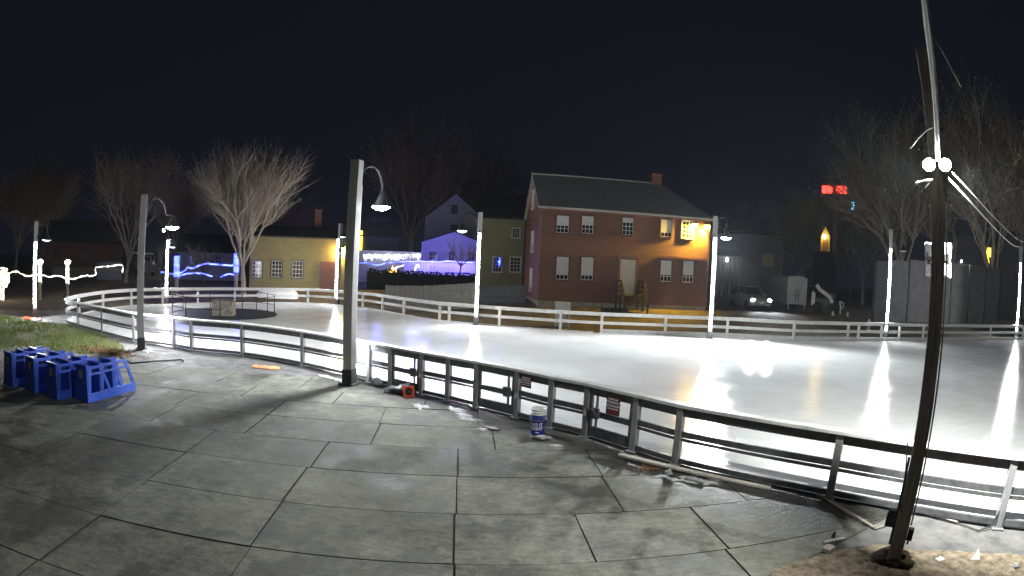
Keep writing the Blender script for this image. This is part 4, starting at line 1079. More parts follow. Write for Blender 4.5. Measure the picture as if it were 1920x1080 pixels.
    mb = MB(); mb.box(a_ - .08, -.05, (zt + zb) / 2, .14, .11, zt - zb + .1); mb.box(c_ + .08, -.05, (zt + zb) / 2, .14, .11, zt - zb + .1); mb.box((a_ + c_) / 2, -.055, zt + .14, c_ - a_ + .34, .12, .18); mb.build('door_frame', M['cornerb'], dr, local=True)
    # amber floodlights under the eaves at the right corner
    for p, q in ((1303, 421), (1326, 424)):
        x, z = on_plane(L, rz, p, q, -.24); W0 = Matrix.Translation(L) @ Matrix.Rotation(rz, 4, 'Z') @ Vector((x, -.24, z))
        f = thing('wall_floodlight', f'glowing amber floodlight under the eaves of the brown house, {"beside the top right window" if p < 1310 else "at the very corner"}', 'floodlight', W0, rz, 'amber floodlights on the brown house')
        mb = MB(); mb.lathe([(0, -.2), (.12, -.16), (.19, -.02), (.2, .03)], 16); mb.build('lens', E_['amber'], f, local=True, smooth=True)
        mb = MB(); mb.lathe([(.21, .03), (.18, .1), (.06, .16), (0, .17)], 16); mb.build('housing', M['hood'], f, local=True, smooth=True)
        mb = MB(); mb.tube([(0, 0, .14), (0, .08, .2), (0, .2, .2)], .02, 6); mb.box(0, .21, .2, .12, .03, .12); mb.build('bracket', M['hood'], f, local=True)
        spot(f, W0 + Vector((0, 0, -.26)), 1150, (1, .6, .05), W0 + Vector((-1.5, .6, -1.7)), 135, .8, .04)
    # timber steps
    cx = (a_ + c_) / 2; s = thing('porch_steps', 'weathered timber steps with slanting handrails below the cream door', 'steps', L + Vector((cx * math.cos(rz) + .7 * math.sin(rz), cx * math.sin(rz) - .7 * math.cos(rz), 0)), rz)
    hz = zb - .02
    mb = MB(); mb.box(0, .1, hz - .04, 1.5, 1.1, .07); mb.build('landing', M['darktimber'], s, local=True)
    n = 3
    for k in range(n): MB().box(0, -.6 - .28 * k, hz * (1 - (k + 1) / (n + 1)) - .03, 1.3, .29, .05).build('tread', M['darktimber'], s, local=True)
    for sx in (-1, 1):
        mb = MB(); x = .72 * sx
        for y, z0, z1 in ((.55, 0, hz + .95), (-.45, 0, hz + .95), (-1.45, 0, .95)): mb.box(x, y, (z0 + z1) / 2, .09, .09, z1 - z0)
        for dz in (.9, .55, .25): mb.beam((x, .55, hz + dz), (x, -.45, hz + dz), .05, .09); mb.beam((x, -.45, hz + dz), (x, -1.45, dz), .05, .09)
        for k in range(4): mb.beam((x, -.55 - .2 * k, hz * (1 - .2 * k) + .2), (x, -.55 - .2 * k, hz * (1 - .2 * k) + .95 - .04), .03, .03)
        mb.build('handrail', M['darktimber'], s, local=True)
brown_house()

# ---------------------------------------------------------------- neighbours
h, L_, rz_, x0, x1, ze, zr, W2 = house('house', 'plain olive two-storey house with few windows at the left of the brown house', 'house', 897, 984, 41.5, 411, 8, 'olive', ridge=2.3, yaw=.0)
for w in ((961, 974, 428, 446), (957, 975, 482, 510)): W2(*w, cols=3, rows=4)
fr = W2(925, 940, 482, 510, cols=3, rows=4)
wl, wz = on_plane(L_, rz_, 934, 492); p = Matrix.Translation(L_) @ Matrix.Rotation(rz_, 4, 'Z') @ Vector((wl, -.14, wz))
wr = thing('wreath', 'small wreath with blue lights on a window of the olive house', 'wreath', p, rz_)
MB().tube([(.3 * math.cos(a * math.pi / 10), 0, .45 * math.sin(a * math.pi / 10)) for a in range(21)], .05, 6).build('ring', M['leafg'], wr, local=True, smooth=True)
mb = MB(); mb.blob((.08, -.05, .05), .1, .05, .12, 3); mb.tube([(.1, -.05, .35), (.16, -.06, 0), (.06, -.05, -.35)], .03, 6); mb.build('bulb', E_['bluerope'], wr, local=True, smooth=True)

h, L_, rz_, x0, x1, ze, zr, W2 = house('house', 'tall pale house with a pointed gable above the blue lit cottage', 'house', 797, 909, 64, 412, 9, 'wclap', gable=True, ridge=2.95)
W2(846.5, 858, 384, 402, rows=4); W2(845, 858, 421, 441, rows=4)
mb = MB(); mb.box((x0 + x1) / 2 + .2, 2, zr + .3, .8, .8, 1.4); mb.build('chimney', M['brick'], h, local=True)

h, L_, rz_, x0, x1, ze, zr, W2 = house('cottage', 'low white cottage front bathed in blue light behind a picket fence', 'cottage', 790.5, 912, 54, 459, 6, 'wclap', gable=True, ridge=1.15, over=.12)
W2(804, 819, 471, 508, cols=2, rows=4, m='trim'); W2(841, 852, 471, 489, cols=2, rows=2); W2(878, 890, 471, 489, cols=2, rows=2)
# blue flood of the Christmas lights
def fence(name, label, pts, h, m, board=.14, gap=.02, post=2.2, tops=None, th=.025, group=None):
    """upright boards between posts along a polyline of ground points"""
    o = pts[0]; t = thing(name, label, 'fence', o, 0, group)
    mb = MB(); r = random.Random(len(label)); acc = []
    for a, b in zip(pts, pts[1:]):
        d = (b - a); Ln = math.hypot(d.x, d.y); rz = math.atan2(d.y, d.x); n = max(1, int(Ln / (board + gap)))
        for k in range(n):
            p = a.lerp(b, (k + .5) / n); hh = h + r.uniform(-.02, .02); mb.box(p.x, p.y, p.z + hh / 2, board, th, hh, rz)
        for zz in (.25, h - .25):
            nv = Vector((-d.y, d.x, 0)).normalized() * .045; mb.beam(a + nv + Vector((0, 0, zz)), b + nv + Vector((0, 0, zz)), .05, .09)
    mb.build('board_panel', M[m], t)
    for a, b in zip(pts, pts[1:]):
        d = b - a; Ln = math.hypot(d.x, d.y); n = max(1, int(Ln / post)); nv = Vector((-d.y, d.x, 0)).normalized() * .11
        for k in range(n + 1):
            p = a.lerp(b, k / n) + nv; MB().box(p.x, p.y, p.z + h / 2, .1, .1, h + .04, math.atan2(d.y, d.x)).build('post', M[m], t)
    return t
def gp(px, d): return site(px, d)[0]
def hgt(px, py, d): return at(px, py, d).z - gp(px, d).z
fence('board_fence', 'pale grey board fence behind the far railing at the left of the black gooseneck lamp', [gp(724, 35), gp(800, 34.2), gp(891, 33.4)], hgt(800, 536, 34.2), 'fencew', group='fences behind the rink')
fence('board_fence', 'darker slate board fence between the gooseneck lamp and the brown house', [gp(899, 34.6), gp(986, 34.4)], hgt(940, 534, 34.5), 'fenceg', group='fences behind the rink')
fence('picket_fence', 'picket fence draped with blue lights in front of the blue lit cottage', [gp(757, 49.5), gp(893, 48.5)], hgt(825, 492, 49), 'white', .09, .06, group='fences behind the rink')
fence('picket_fence', 'pale fence under white icicle lights left of the blue lit cottage', [gp(664, 56), gp(792, 55)], hgt(730, 471, 55.5), 'wclap', .16, .01, group='fences behind the rink')
def hedge(label, pts, h, w, seed):
    r = random.Random(seed); a, b = pts[0], pts[-1]; o = pts[0]; mb = MB()
    for i in range(5200):
        k = r.random(); q = a.lerp(b, k); n = Vector((-(b - a).y, (b - a).x, 0)).normalized()
        z = r.random() ** .7 * h * (1 + .12 * noise.noise(Vector((k * 14, seed, 0)))); p = q + n * r.uniform(-w, w) + Vector((0, 0, z)); s = r.uniform(.04, .1)
        u = Vector((r.uniform(-1, 1), r.uniform(-1, 1), r.uniform(-1, 1))).normalized() * s; v = u.cross(Vector((r.uniform(-1, 1), r.uniform(-1, 1), r.uniform(-1, 1)))).normalized() * s * .7
        mb.add([p - u, p + v, p + u, p - v], [(0, 1, 2, 3)])
    d_ = (b - a).normalized(); n_ = Vector((-d_.y, d_.x, 0)); k0 = len(mb.v)
    for i in range(31):
        q = a.lerp(b, i / 30); hh = h * (.86 + .1 * noise.noise(Vector((i * .9, seed, 3))))
        for u, z in ((-w * .8, -.1), (-w * .9, hh * .8), (-w * .4, hh), (w * .4, hh), (w * .9, hh * .8), (w * .8, -.1)): mb.v.append(q + n_ * u + Vector((0, 0, z)))
    for i in range(30):
        for j in range(5): mb.f.append((k0 + i * 6 + j, k0 + i * 6 + j + 1, k0 + i * 6 + j + 7, k0 + i * 6 + j + 6)); mb.m.append(0)
    t = thing('hedge', label, 'hedge', o)
    mb.build('foliage', M['hedge'], t)
    mb = MB()
    for i in range(26):
        q = a.lerp(b, i / 25); mb.tube([q, q + Vector((r.uniform(-.2, .2), r.uniform(-.2, .2), h * .8))], [.03, .01], 5)
    mb.build('stem', M['barkd'], t); return t
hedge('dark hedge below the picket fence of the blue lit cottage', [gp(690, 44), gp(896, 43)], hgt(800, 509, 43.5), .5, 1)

h, L_, rz_, x0, x1, ze, zr, W2 = house('shed', 'long low yellow clapboard shed with three windows and a brown door', 'shed', 470, 668, 43, 450, 5.5, 'yellow', ridge=.9, clap=.12)
for w in ((473, 491, 489, 520), (510, 528, 488.5, 520), (549, 567, 489, 521)): W2(*w, cols=3, rows=4, m='trim', dark='dtrim', pane=M['glass'])
a_, zt = on_plane(L_, rz_, 600, 490); c_, zb = on_plane(L_, rz_, 628, 545)
mb = MB(); mb.box((a_ + c_) / 2, -.05, (zt + zb) / 2, c_ - a_, .06, zt - zb); mb.box((a_ + c_) / 2, -.083, zt - .5, (c_ - a_) * .7, .015, .6); mb.box((a_ + c_) / 2, -.083, zb + .6, (c_ - a_) * .7, .015, .8); mb.build('door', M['doorb'], h, local=True)
mb = MB(); xx, _ = on_plane(L_, rz_, 597, 440); mb.box(xx, 4.0, ze + 1.35, .6, .6, 2.3); mb.box(xx, 4.0, ze + 2.55, .7, .7, .1); mb.build('chimney', M['brick'], h, local=True)
xx, zz = on_plane(L_, rz_, 642, 466, -.2); p = Matrix.Translation(L_) @ Matrix.Rotation(rz_, 4, 'Z') @ Vector((xx, -.2, zz))
wl = thing('wall_lamp', 'bright warm wall lamp beside the door of the yellow shed', 'wall lamp', p, rz_)
MB().lathe([(0, -.14), (.1, -.1), (.15, .02), (.1, .1)], 14).build('lens', E_['porch'], wl, local=True, smooth=True)
mb = MB(); mb.lathe([(.16, .02), (.13, .12), (0, .17)], 14); mb.box(0, .14, .08, .1, .14, .1); mb.build('housing', M['hood'], wl, local=True)
ld = bpy.data.lights.new('lamp_light', 'POINT'); ld.energy = 240; ld.color = (1, .68, .2); ld.shadow_soft_size = .1; lo = bpy.data.objects.new('lamp_light', ld); COL.objects.link(lo); lo.parent = wl; lo.location = (0, -.1, -.25)
p, _ = site(652, 42); tag(MB().box(0, 0, .6, .12, .5, 1.2).build('notice_board', M['doorb'], loc=Vector((p.x, p.y - .5, p.z)), local=True, rz=rz_), 'small brown board standing at the right end of the yellow shed', 'board')

h, L_, rz_, x0, x1, ze, zr, W2 = house('house', 'dim grey house with a lit porch behind the parked car', 'house', 1336, 1470, 66, 442, 7, 'greyclap', ridge=.6, clap=.25)
a_, zt = on_plane(L_, rz_, 1430, 476); c_, zb = on_plane(L_, rz_, 1450, 500)
mb = MB(); mb.box((a_ + c_) / 2, -.06, (zt + zb) / 2, c_ - a_, .06, zt - zb); mb.build('door', M['doorw'], h, local=True)
mb = MB()
for px in (1348, 1356, 1370, 1378, 1389):
    q, za = on_plane(L_, rz_, px, 482, -1.5); mb.box(q, -1.5, za / 2, .14, .14, za)
q0, za = on_plane(L_, rz_, 1346, 481, -1.5); q1, _ = on_plane(L_, rz_, 1391, 481, -1.5); mb.box((q0 + q1) / 2, -.8, za + .08, q1 - q0, 1.7, .16)
mb.build('porch', M['white'], h, local=True)
q, za = on_plane(L_, rz_, 1363, 487, -1.2); p = Matrix.Translation(L_) @ Matrix.Rotation(rz_, 4, 'Z') @ Vector((q, -1.2, za))
wl = thing('porch_lamp', 'white lamp glowing under the porch of the dim grey house', 'lamp', p, rz_); MB().blob((0, 0, 0), .17, .17, .22, 1, 12, 8, 0).build('bulb', E_['whitelt'], wl, local=True, smooth=True); MB().tube([(0, 0, .2), (0, 0, .5)], .03, 6).build('stem', M['hood'], wl, local=True)

# far left buildings, mostly dark
h, L_, rz_, x0, x1, ze, zr, W2 = house('house', 'dark brown house far behind the white string lights', 'house', 80, 232, 62, 455, 8, 'brown', ridge=2.2)
W2(100, 112, 470, 486, cols=2, rows=2, m='dtrim'); W2(150, 160, 470, 486, cols=2, rows=2, m='dtrim')
fence('board_fence', 'long low pale fence behind the white string lights at the left', [gp(98, 55), gp(185, 53)], hgt(140, 501, 54), 'fencew', group='fences behind the rink')
bl, brz = site(205, 50); t = thing('booth', 'dark booth outlined by a white string of lights', 'booth', bl, brz)
mb = MB(); mb.box(0, .8, .75, 2.3, 1.4, 1.5); mb.build('wall', M['fenceg'], t, local=True); mb = MB(); mb.box(0, .8, 1.54, 2.5, 1.6, .08); mb.build('roof', M['roofd'], t, local=True); MB().box(0, .06, .9, 1.6, .06, .06).build('counter', M['fencew'], t, local=True)
bl, brz = site(278, 58); t = thing('van', 'parked white and yellow van half hidden behind a lamp post', 'van', bl, brz + .4)
mb = MB(); mb.side([(0, .4), (0, 1.2), (.5, 1.5), (.9, 2.3), (4.6, 2.4), (4.7, .4)], -.95, .95); mb.build('body', M['trailer'], t, local=True, bevel=.08)
mb = MB(); mb.box(0, 2.3, .9, 1.93, 4.5, .35); mb.build('stripe', mat('yellow_paint', (.6, .4, .03), None, 4, .4), t, local=True)
mb = MB(); mb.box(0, .62, 1.85, 1.5, .3, .6); mb.build('windscreen', M['glass'], t, local=True)
for sx in (-.9, .9):
    for y in (.9, 3.7): MB().lathe([(0, -.1), (.34, -.1), (.36, 0), (.34, .1), (0, .1)], 16, (sx, y, .36), axis='x').build('wheel', M['tyre'], t, local=True)

# ---------------------------------------------------------------- vehicles and yard things at the right
def car():
    L, rz = site(1408, 41.0); L.z += .06
    t = thing('car', 'silver estate car with glaring headlights parked facing the rink', 'car', L, rz + .42)
    mb = MB()
    # body as cross sections along y (front at -2.1)
    secs = [(-2.15, .70, .42, .66), (-2.12, .80, .34, .78), (-1.95, .88, .28, .88), (-1.2, .91, .24, 1.0), (-.75, .92, .24, 1.06), (1.9, .92, .24, 1.06), (2.15, .86, .32, 1.0), (2.22, .78, .42, .9)]
    def ring(y, w, a, b): return [(-w * .93, y, a), (w * .93, y, a), (w, y, a + (b - a) * .45), (w * .94, y, b - .06), (w * .82, y, b), (-w * .82, y, b), (-w * .94, y, b - .06), (-w, y, a + (b - a) * .45)]
    R_ = [ring(*s) for s in secs]; n = 8
    mb.v = [Vector(p) for r in R_ for p in r]
    for i in range(len(R_) - 1):
        for j in range(n): a = i * n + j; b = i * n + (j + 1) % n; mb.f.append((a, b, b + n, a + n)); mb.m.append(0)
    mb.f.append(tuple(reversed(range(n)))); mb.f.append(tuple(range((len(R_) - 1) * n, len(R_) * n))); mb.m += [0, 0]
    body = mb.build('body', M['car'], t, local=True, smooth=False, bevel=.02)
    # cabin: pillars and roof, glass inset
    bt = [(-.82, -.85, 1.03), (.82, -.85, 1.03), (.82, 2.0, 1.03), (-.82, 2.0, 1.03)]; tp = [(-.62, -.15, 1.58), (.62, -.15, 1.58), (.62, 1.75, 1.6), (-.62, 1.75, 1.6)]
    mb = MB(); mb.add([(x * .975, y * .975, z) for x, y, z in bt] + [(x * .975, y * .98, z) for x, y, z in tp], [(0, 1, 5, 4), (1, 2, 6, 5), (2, 3, 7, 6), (3, 0, 4, 7)]); mb.build('window', M['glass'], t, local=True)
    mb = MB()
    for k in range(4): mb.beam(bt[k], tp[k], .07, .06)
    for sx in (-1, 1): mb.beam((sx * .82, .55, 1.03), (sx * .62, .65, 1.59), .06, .06)
    mb.add(tp + [(x, y, z + .05) for x, y, z in tp], [(3, 2, 1, 0), (4, 5, 6, 7), (0, 1, 5, 4), (1, 2, 6, 5), (2, 3, 7, 6), (3, 0, 4, 7)])
    for sx in (-.5, .5): mb.beam((sx, 0, 1.68), (sx, 1.7, 1.7), .04, .03)
    mb.build('roof', M['car'], t, local=True, bevel=.015)
    for sx in (-1, 1):
        mb = MB(); mb.blob((sx * .66, -2.1, .72), .17, .07, .095, 1, 14, 8, 0); h = mb.build('headlight', E_['head'], t, local=True, smooth=True)
        ld = bpy.data.lights.new('headlight_beam', 'SPOT'); ld.energy = 260; ld.color = (.82, .9, 1); ld.spot_size = R(80); ld.spot_blend = .8; ld.shadow_soft_size = .06
        lo = bpy.data.objects.new('headlight_beam', ld); COL.objects.link(lo); lo.parent = h; lo.location = (sx * .66, -2.25, .72); lo.rotation_euler = (R(84), 0, math.pi)
        lo.rotation_euler = (R(-84), 0, 0) if False else (R(84), 0, math.pi)
        mb = MB(); mb.box(sx * 1.0, -.62, 1.1, .18, .1, .13); mb.build('mirror', M['car'], t, local=True, bevel=.02)
        for y in (-1.35, 1.35):
            MB().lathe([(0, -.1), (.2, -.11), (.31, -.1), (.335, -.06), (.335, .06), (.31, .1), (.2, .11), (0, .1)], 20, (sx * .82, y, .335), axis='x').build('wheel', M['tyre'], t, local=True, smooth=True)
    mb = MB(); mb.box(0, -2.13, .72, .82, .06, .13)
    for k in range(3): mb.box(0, -2.165, .68 + .04 * k, .8, .01, .012, m=1)
    mb.box(0, -2.12, .46, 1.1, .06, .12)
    mb.build('grille', [M['glass'], M['rail']], t, local=True)
    mb = MB(); mb.box(0, -2.175, .54, .34, .015, .12); mb.build('number_plate', M['wplast'], t, local=True)
car()
def trailer():
    L, rz = site(1496, 44); t = thing('trailer', 'white enclosed cargo trailer with closed rear doors parked right of the car', 'trailer', L, rz + .38)
    x0, _ = on_plane(L, rz, 1478, 540); x1, _ = on_plane(L, rz, 1514, 540); w = (x1 - x0) / 2 * 1.06; zt = hgt(1496, 518, 44)
    mb = MB(); z0 = .45
    prof = [(-w, z0), (w, z0), (w, zt - .15), (w * .7, zt - .03), (0, zt + .04), (-w * .7, zt - .03), (-w, zt - .15)]
    mb.extr(prof, 0, 4.6); mb.build('body', M['trailer'], t, local=True, bevel=.03)
    mb = MB()
    for x in (-w + .03, w - .03): mb.box(x, -.02, (z0 + zt) / 2 - .1, .09, .06, zt - z0 - .15)
    mb.box(0, -.02, z0 + .05, 2 * w - .15, .06, .1); mb.box(0, -.02, zt - .16, 2 * w - .15, .06, .1); mb.build('door_frame', M['rail'], t, local=True, bevel=.01)
    for sx in (-1, 1):
        MB().box(sx * (w / 2 - .02), -.03, (z0 + zt) / 2 - .06, w - .12, .04, zt - z0 - .34).build('door', M['trailer'], t, local=True, bevel=.008)
        mb = MB(); mb.box(sx * .12, -.07, z0 + .75, .05, .04, .9); mb.box(sx * .2, -.07, z0 + .7, .18, .04, .06); mb.build('latch', M['raildark'], t, local=True)
        for y in (2.2, 3.0): MB().lathe([(0, -.1), (.3, -.1), (.33, 0), (.3, .1), (0, .1)], 16, (sx * (w - .02), y, .33), axis='x').build('wheel', M['tyre'], t, local=True, smooth=True)
        MB().box(sx * (w - .12), -.04, .3, .08, .08, .5).build('jack_stand', M['rail'], t, local=True)
trailer()
def loader():
    L, rz = site(1549, 42); t = thing('tractor', 'small dark tractor with white loader arms right of the trailer', 'tractor', L, rz)
    k = 42 / F
    def P(px, py): x, z = on_plane(L, rz, px, py); return x, z
    for y in (0, 1.1):
        mb = MB(); pts = [P(1531, 534), P(1537, 543), P(1548, 551), P(1557, 558), P(1561, 570)]
        for a, b in zip(pts, pts[1:]): mb.beam((a[0], y, a[1]), (b[0], y, b[1]), .1, .26)
        mb.build('loader_arm', M['white'], t, local=True, bevel=.02)
    a, b = P(1526, 545), P(1526, 572); mb = MB(); mb.extr([(a[0] - .1, a[1]), (a[0] + .12, a[1] - .2), (a[0] + .14, b[1]), (a[0] - .14, b[1]), (a[0] - .16, a[1] - .4)], -.1, 1.3); mb.build('bucket', M['white'], t, local=True, bevel=.02)
    c = P(1546, 560); mb = MB(); mb.box(c[0], .55, .75, 1.5, .8, .7); mb.box(c[0] + .6, .55, 1.2, .5, .8, .5); mb.build('body', M['tarp'], t, local=True, bevel=.05)
    for dx in (-.5, .75):
        for y in (-.05, 1.15): MB().lathe([(0, -.14), (.3, -.14), (.42, -.08), (.42, .08), (.3, .14), (0, .14)], 18, (c[0] + dx, y, .42), axis='y').build('wheel', M['tyre'], t, local=True, smooth=True)
    L2, rz2 = site(1579, 41); t = thing('machine_frame', 'white upright machine bracket standing beside the tractor', 'bracket', L2, rz2)
    mb = MB(); mb.tube([(0, 0, 0), (.03, 0, .5), (-.08, 0, 1.0)], .06, 6); mb.tube([(-.08, 0, 1.0), (.2, 0, .9), (.22, 0, .6), (.03, 0, .5)], .05, 6); mb.build('bracket', M['white'], t, local=True, smooth=True)
    MB().box(0, 0, .04, .5, .3, .08).build('base', M['tarp'], t, local=True)
loader()
p, q = site(1566, 40); tag(MB().lathe([(0, 0), (.12, 0), (.09, .2), (.05, .32), (0, .34)], 12).build('bollard', M['white'], loc=p, local=True), 'very short white bollard close to the tractor', 'bollard')
p, q = site(1594, 40.5); tag(MB().lathe([(0, 0), (.09, 0), (.07, .2), (.05, .3), (0, .32)], 12).build('bollard', M['white'], loc=p, local=True), 'very short white bollard right of the machine bracket', 'bollard')
p, q = site(1635, 37); t = thing('hydrant', 'pale hydrant standing beyond the far railing, left of the grey panel wall', 'hydrant', p, q)
MB().lathe([(0, 0), (.16, 0), (.16, .05), (.11, .07), (.11, .5), (.14, .52), (.14, .56), (.11, .6), (.06, .72), (0, .74)], 16).build('body', M['wclap'], t, local=True, smooth=True); MB().tube([(-.18, 0, .4), (.18, 0, .4)], .05, 8).build('outlet', M['wclap'], t, local=True)

def panel_wall():
    xs = [1641, 1669, 1704, 1747, 1784, 1818, 1849, 1876]; ds = [39.6, 40.6, 41.9, 43.9, 45.4, 47.0, 48.6, 50.2]
    o = gp(1760, 44); t = thing('panel_wall', 'tall grey wall of plain upright panels behind the wooden pole', 'wall', o)
    tops = [490, 489, 488, 489.5, 492, 496, 500, 504]
    for i in range(7):
        a, b = gp(xs[i], ds[i]), gp(xs[i + 1], ds[i + 1]); d = (b - a).normalized(); a2, b2 = a + d * .09, b - d * .09
        zt = (at(xs[i], tops[i], ds[i]).z + at(xs[i + 1], tops[i + 1], ds[i + 1]).z) / 2; z0 = min(a.z, b.z) + .05
        m0 = a2.lerp(b2, .5); mb = MB(); mb.box(m0.x, m0.y, (z0 + zt) / 2, (b2 - a2).length, .06, zt - z0, math.atan2(d.y, d.x)); mb.build('panel', M['panelw'] if i else M['fenceg'], t, bevel=.015)
    for i in range(8):
        a = gp(xs[i], ds[i]); zt = at(xs[i], tops[i], ds[i]).z - .05; MB().box(a.x + .02, a.y + .07, (a.z + zt) / 2, .14, .14, zt - a.z).build('post', M['hood'], t)
panel_wall()
p = at(1801, 491, 46.2); wl = thing('wall_lamp', 'small white lamp shining on top of the grey panel wall right of the wooden pole', 'wall lamp', p, 0)
MB().blob((0, -.1, .05), .09, .09, .09, 1, 12, 8, 0).build('bulb', E_['whitelt'], wl, local=True, smooth=True); mb = MB(); mb.box(0, 0, -.06, .1, .1, .14); mb.build('bracket', M['hood'], wl, local=True)

ld = bpy.data.lights.new('lamp_light', 'POINT'); ld.energy = 330; ld.color = (.85, .9, 1); ld.shadow_soft_size = .1; lo = bpy.data.objects.new('lamp_light', ld); COL.objects.link(lo); lo.parent = wl; lo.location = (.4, .9, -.1)  # added fill light set behind the wall to brighten the trees
# tank and cabinet near the far railing
def tank():
    L, rz = site(521, 41); zc = hgt(521, 558, 41); t = thing('tank', 'white horizontal gas tank behind the far railing near the yellow shed', 'tank', L, rz); r = .55; w = 1.6
    mb = MB(); mb.lathe([(0, -w), (.25, -w + .02), (.42, -w + .12), (.52, -w + .28), (r, -w + .45), (r, w - .45), (.52, w - .28), (.42, w - .12), (.25, w - .02), (0, w)], 28, (0, 0, zc), axis='x'); mb.build('body', M['tank'], t, local=True, smooth=True)
    MB().lathe([(.17, 0), (.17, .14), (.1, .2), (0, .21)], 14, (0, 0, zc + r - .04)).build('valve_dome', M['tank'], t, local=True, smooth=True)
    for x in (-.9, .9):
        mb = MB(); mb.box(x, 0, (zc - r * .7) / 2, .18, .8, max(.2, zc - r * .7)); mb.build('support', M['concrete'], t, local=True)
tank()
def cabinet():
    L, rz = site(1058, 28.6); x0, zt = on_plane(L, rz, 1045, 568); x1, zb = on_plane(L, rz, 1072, 607)
    t = thing('utility_box', 'pale green utility cabinet right behind the far railing in front of the brown house', 'cabinet', L, rz); h = zt
    MB().box(0, .25, h / 2, x1 - x0, .5, h).build('body', M['util'], t, local=True, bevel=.02)
    mb = MB(); mb.box(0, -.012, h / 2 - .02, x1 - x0 - .1, .025, h - .16); d = mb.build('door', M['util'], t, local=True, bevel=.008); MB().box((x1 - x0) / 2 - .14, -.04, h / 2, .03, .03, .16).build('handle', M['raildark'], d, local=True)
    MB().box(0, .25, h + .02, x1 - x0 + .06, .56, .05).build('lid', M['util'], t, local=True, bevel=.01)
cabinet()

# ================================================================== strings of lights
def rope(name, label, px, d0, d1, r, m, group=None, cat='light string', light=None):
    k = len(px) - 1; pts = catmull([at(p[0], p[1], d0 + (d1 - d0) * i / k) for i, p in enumerate(px)], 4)
    for p in pts[1:-1]: p.z += rnd.uniform(-.04, .04)
    o = MB().tube(pts, r, 5).build(name, m, loc=pts[0]); tag(o, label, cat, group)
    for c, e, pos in (light or []):
        ld = bpy.data.lights.new('string_glow', 'POINT'); ld.energy = e; ld.color = c; ld.shadow_soft_size = .4; lo = bpy.data.objects.new('string_glow', ld); COL.objects.link(lo); lo.parent = o; lo.location = Vector(pos) - pts[0]
    return o
rope('light_string', 'warm white light string draped from the lit shrub to the first wrapped post', [(2, 511), (16, 513), (30, 509), (46, 516), (62, 516.5), (76, 514)], 40, 40, .042, E_['warm'], 'strings of white lights at the left')
rope('light_string', 'white light string sagging between the two wrapped posts', [(77, 515), (92, 518.5), (110, 517), (126, 523)], 40, 41, .042, E_['cool'], 'strings of white lights at the left')
rope('light_string', 'white light string rising from the second wrapped post to the dark booth', [(127, 523), (140, 522.5), (160, 517), (172, 517.5), (180, 514)], 41, 46, .045, E_['cool'], 'strings of white lights at the left')
rope('light_string', 'white light string outlining the counter of the dark booth', [(180, 514), (180.2, 502), (205, 499.5), (229, 497.5), (229.5, 511)], 48.5, 48.5, .05, E_['cool'], 'strings of white lights at the left')
def wrapped(px, py0, py1, d, label, m, r, turns, cap=True, group=None):
    L, rz = site(px, d); z1 = hgt(px, py0, d); z0 = max(.02, hgt(px, py1, d)); t = thing('wrapped_post', label, 'lit post', L, rz, group)
    MB().tube([(0, 0, 0), (0, 0, z1)], r * .8, 8).build('post', M['barkd'], t, local=True)
    n = turns * 10; MB().tube([(r * math.cos(i * .628), r * math.sin(i * .628), z0 + (z1 - z0) * i / n) for i in range(n + 1)], .028, 4).build('light_string', E_[m], t, local=True)
    if cap: MB().blob((0, 0, z1 + .12), .2, .2, .18, 2, 12, 8, .2).build('lamp', E_['whitelt'], t, local=True, smooth=True)
wrapped(75, 495, 529, 40, 'garden post wrapped in white lights right beside the left lamp post', 'cool', .12, 10)
wrapped(126.5, 495, 532, 41, 'garden post wrapped in white lights standing alone left of the booth', 'cool', .12, 10)
wrapped(331, 480, 520, 40, 'tree stem wrapped in blue lights right of the short lamp post', 'bluerope', .2, 16, False)
wrapped(442.5, 475, 511, 42, 'post wrapped in blue lights beside the trunk of the big bare tree', 'bluerope', .2, 14, False)
rope('light_string', 'upper blue light string swagging between the two blue wrapped posts', [(302, 510), (318, 513), (331, 513), (345, 508), (352, 501.5), (362, 503.5), (372, 498), (395, 494.5), (420, 497), (437, 497)], 40, 42, .06, E_['bluerope'], 'strings of blue lights', light=[((.05, .08, 1), 9, at(345, 506, 39.6)), ((.05, .08, 1), 9, at(415, 506, 41.6))])
rope('light_string', 'short lower blue light string right of the left blue post', [(334, 517), (350, 514), (370, 512), (385, 515), (398, 518)], 40, 41, .05, E_['bluerope'], 'strings of blue lights')
rope('light_string', 'short lower blue light string left of the right blue post', [(414, 519), (422, 515), (432, 513), (442, 516)], 41.5, 42, .05, E_['bluerope'], 'strings of blue lights')
rope('light_string', 'blue light string along the top of the picket fence of the cottage', [(758, 490), (790, 490), (820, 490.5), (850, 490.5), (893, 492)], 49.3, 48.3, .055, E_['bluerope'], 'strings of blue lights', light=[((.17, .13, 1), 260, at(800, 494, 47)), ((.17, .13, 1), 260, at(860, 494, 47)), ((.2, .22, 1), 60, at(780, 470, 47.5))])
rope('light_string', 'blue light string sagging left of the picket fence below the icicle lights', [(671, 493), (690, 493), (705, 497), (722, 494), (735, 492), (757, 491)], 50, 49.5, .055, E_['bluerope'], 'strings of blue lights', light=[((.10, .12, 1), 60, at(710, 490, 50))])
rope('light_string', 'bluish white light string climbing to the end of the picket fence', [(741, 508), (743, 502), (750, 500), (758, 496)], 48.8, 48.8, .05, E_['cool'])
rope('light_string', 'little white light string hung on the middle of the picket fence', [(778, 507), (779, 501), (784, 498), (786, 502)], 48.5, 48.5, .07, E_['cool'])
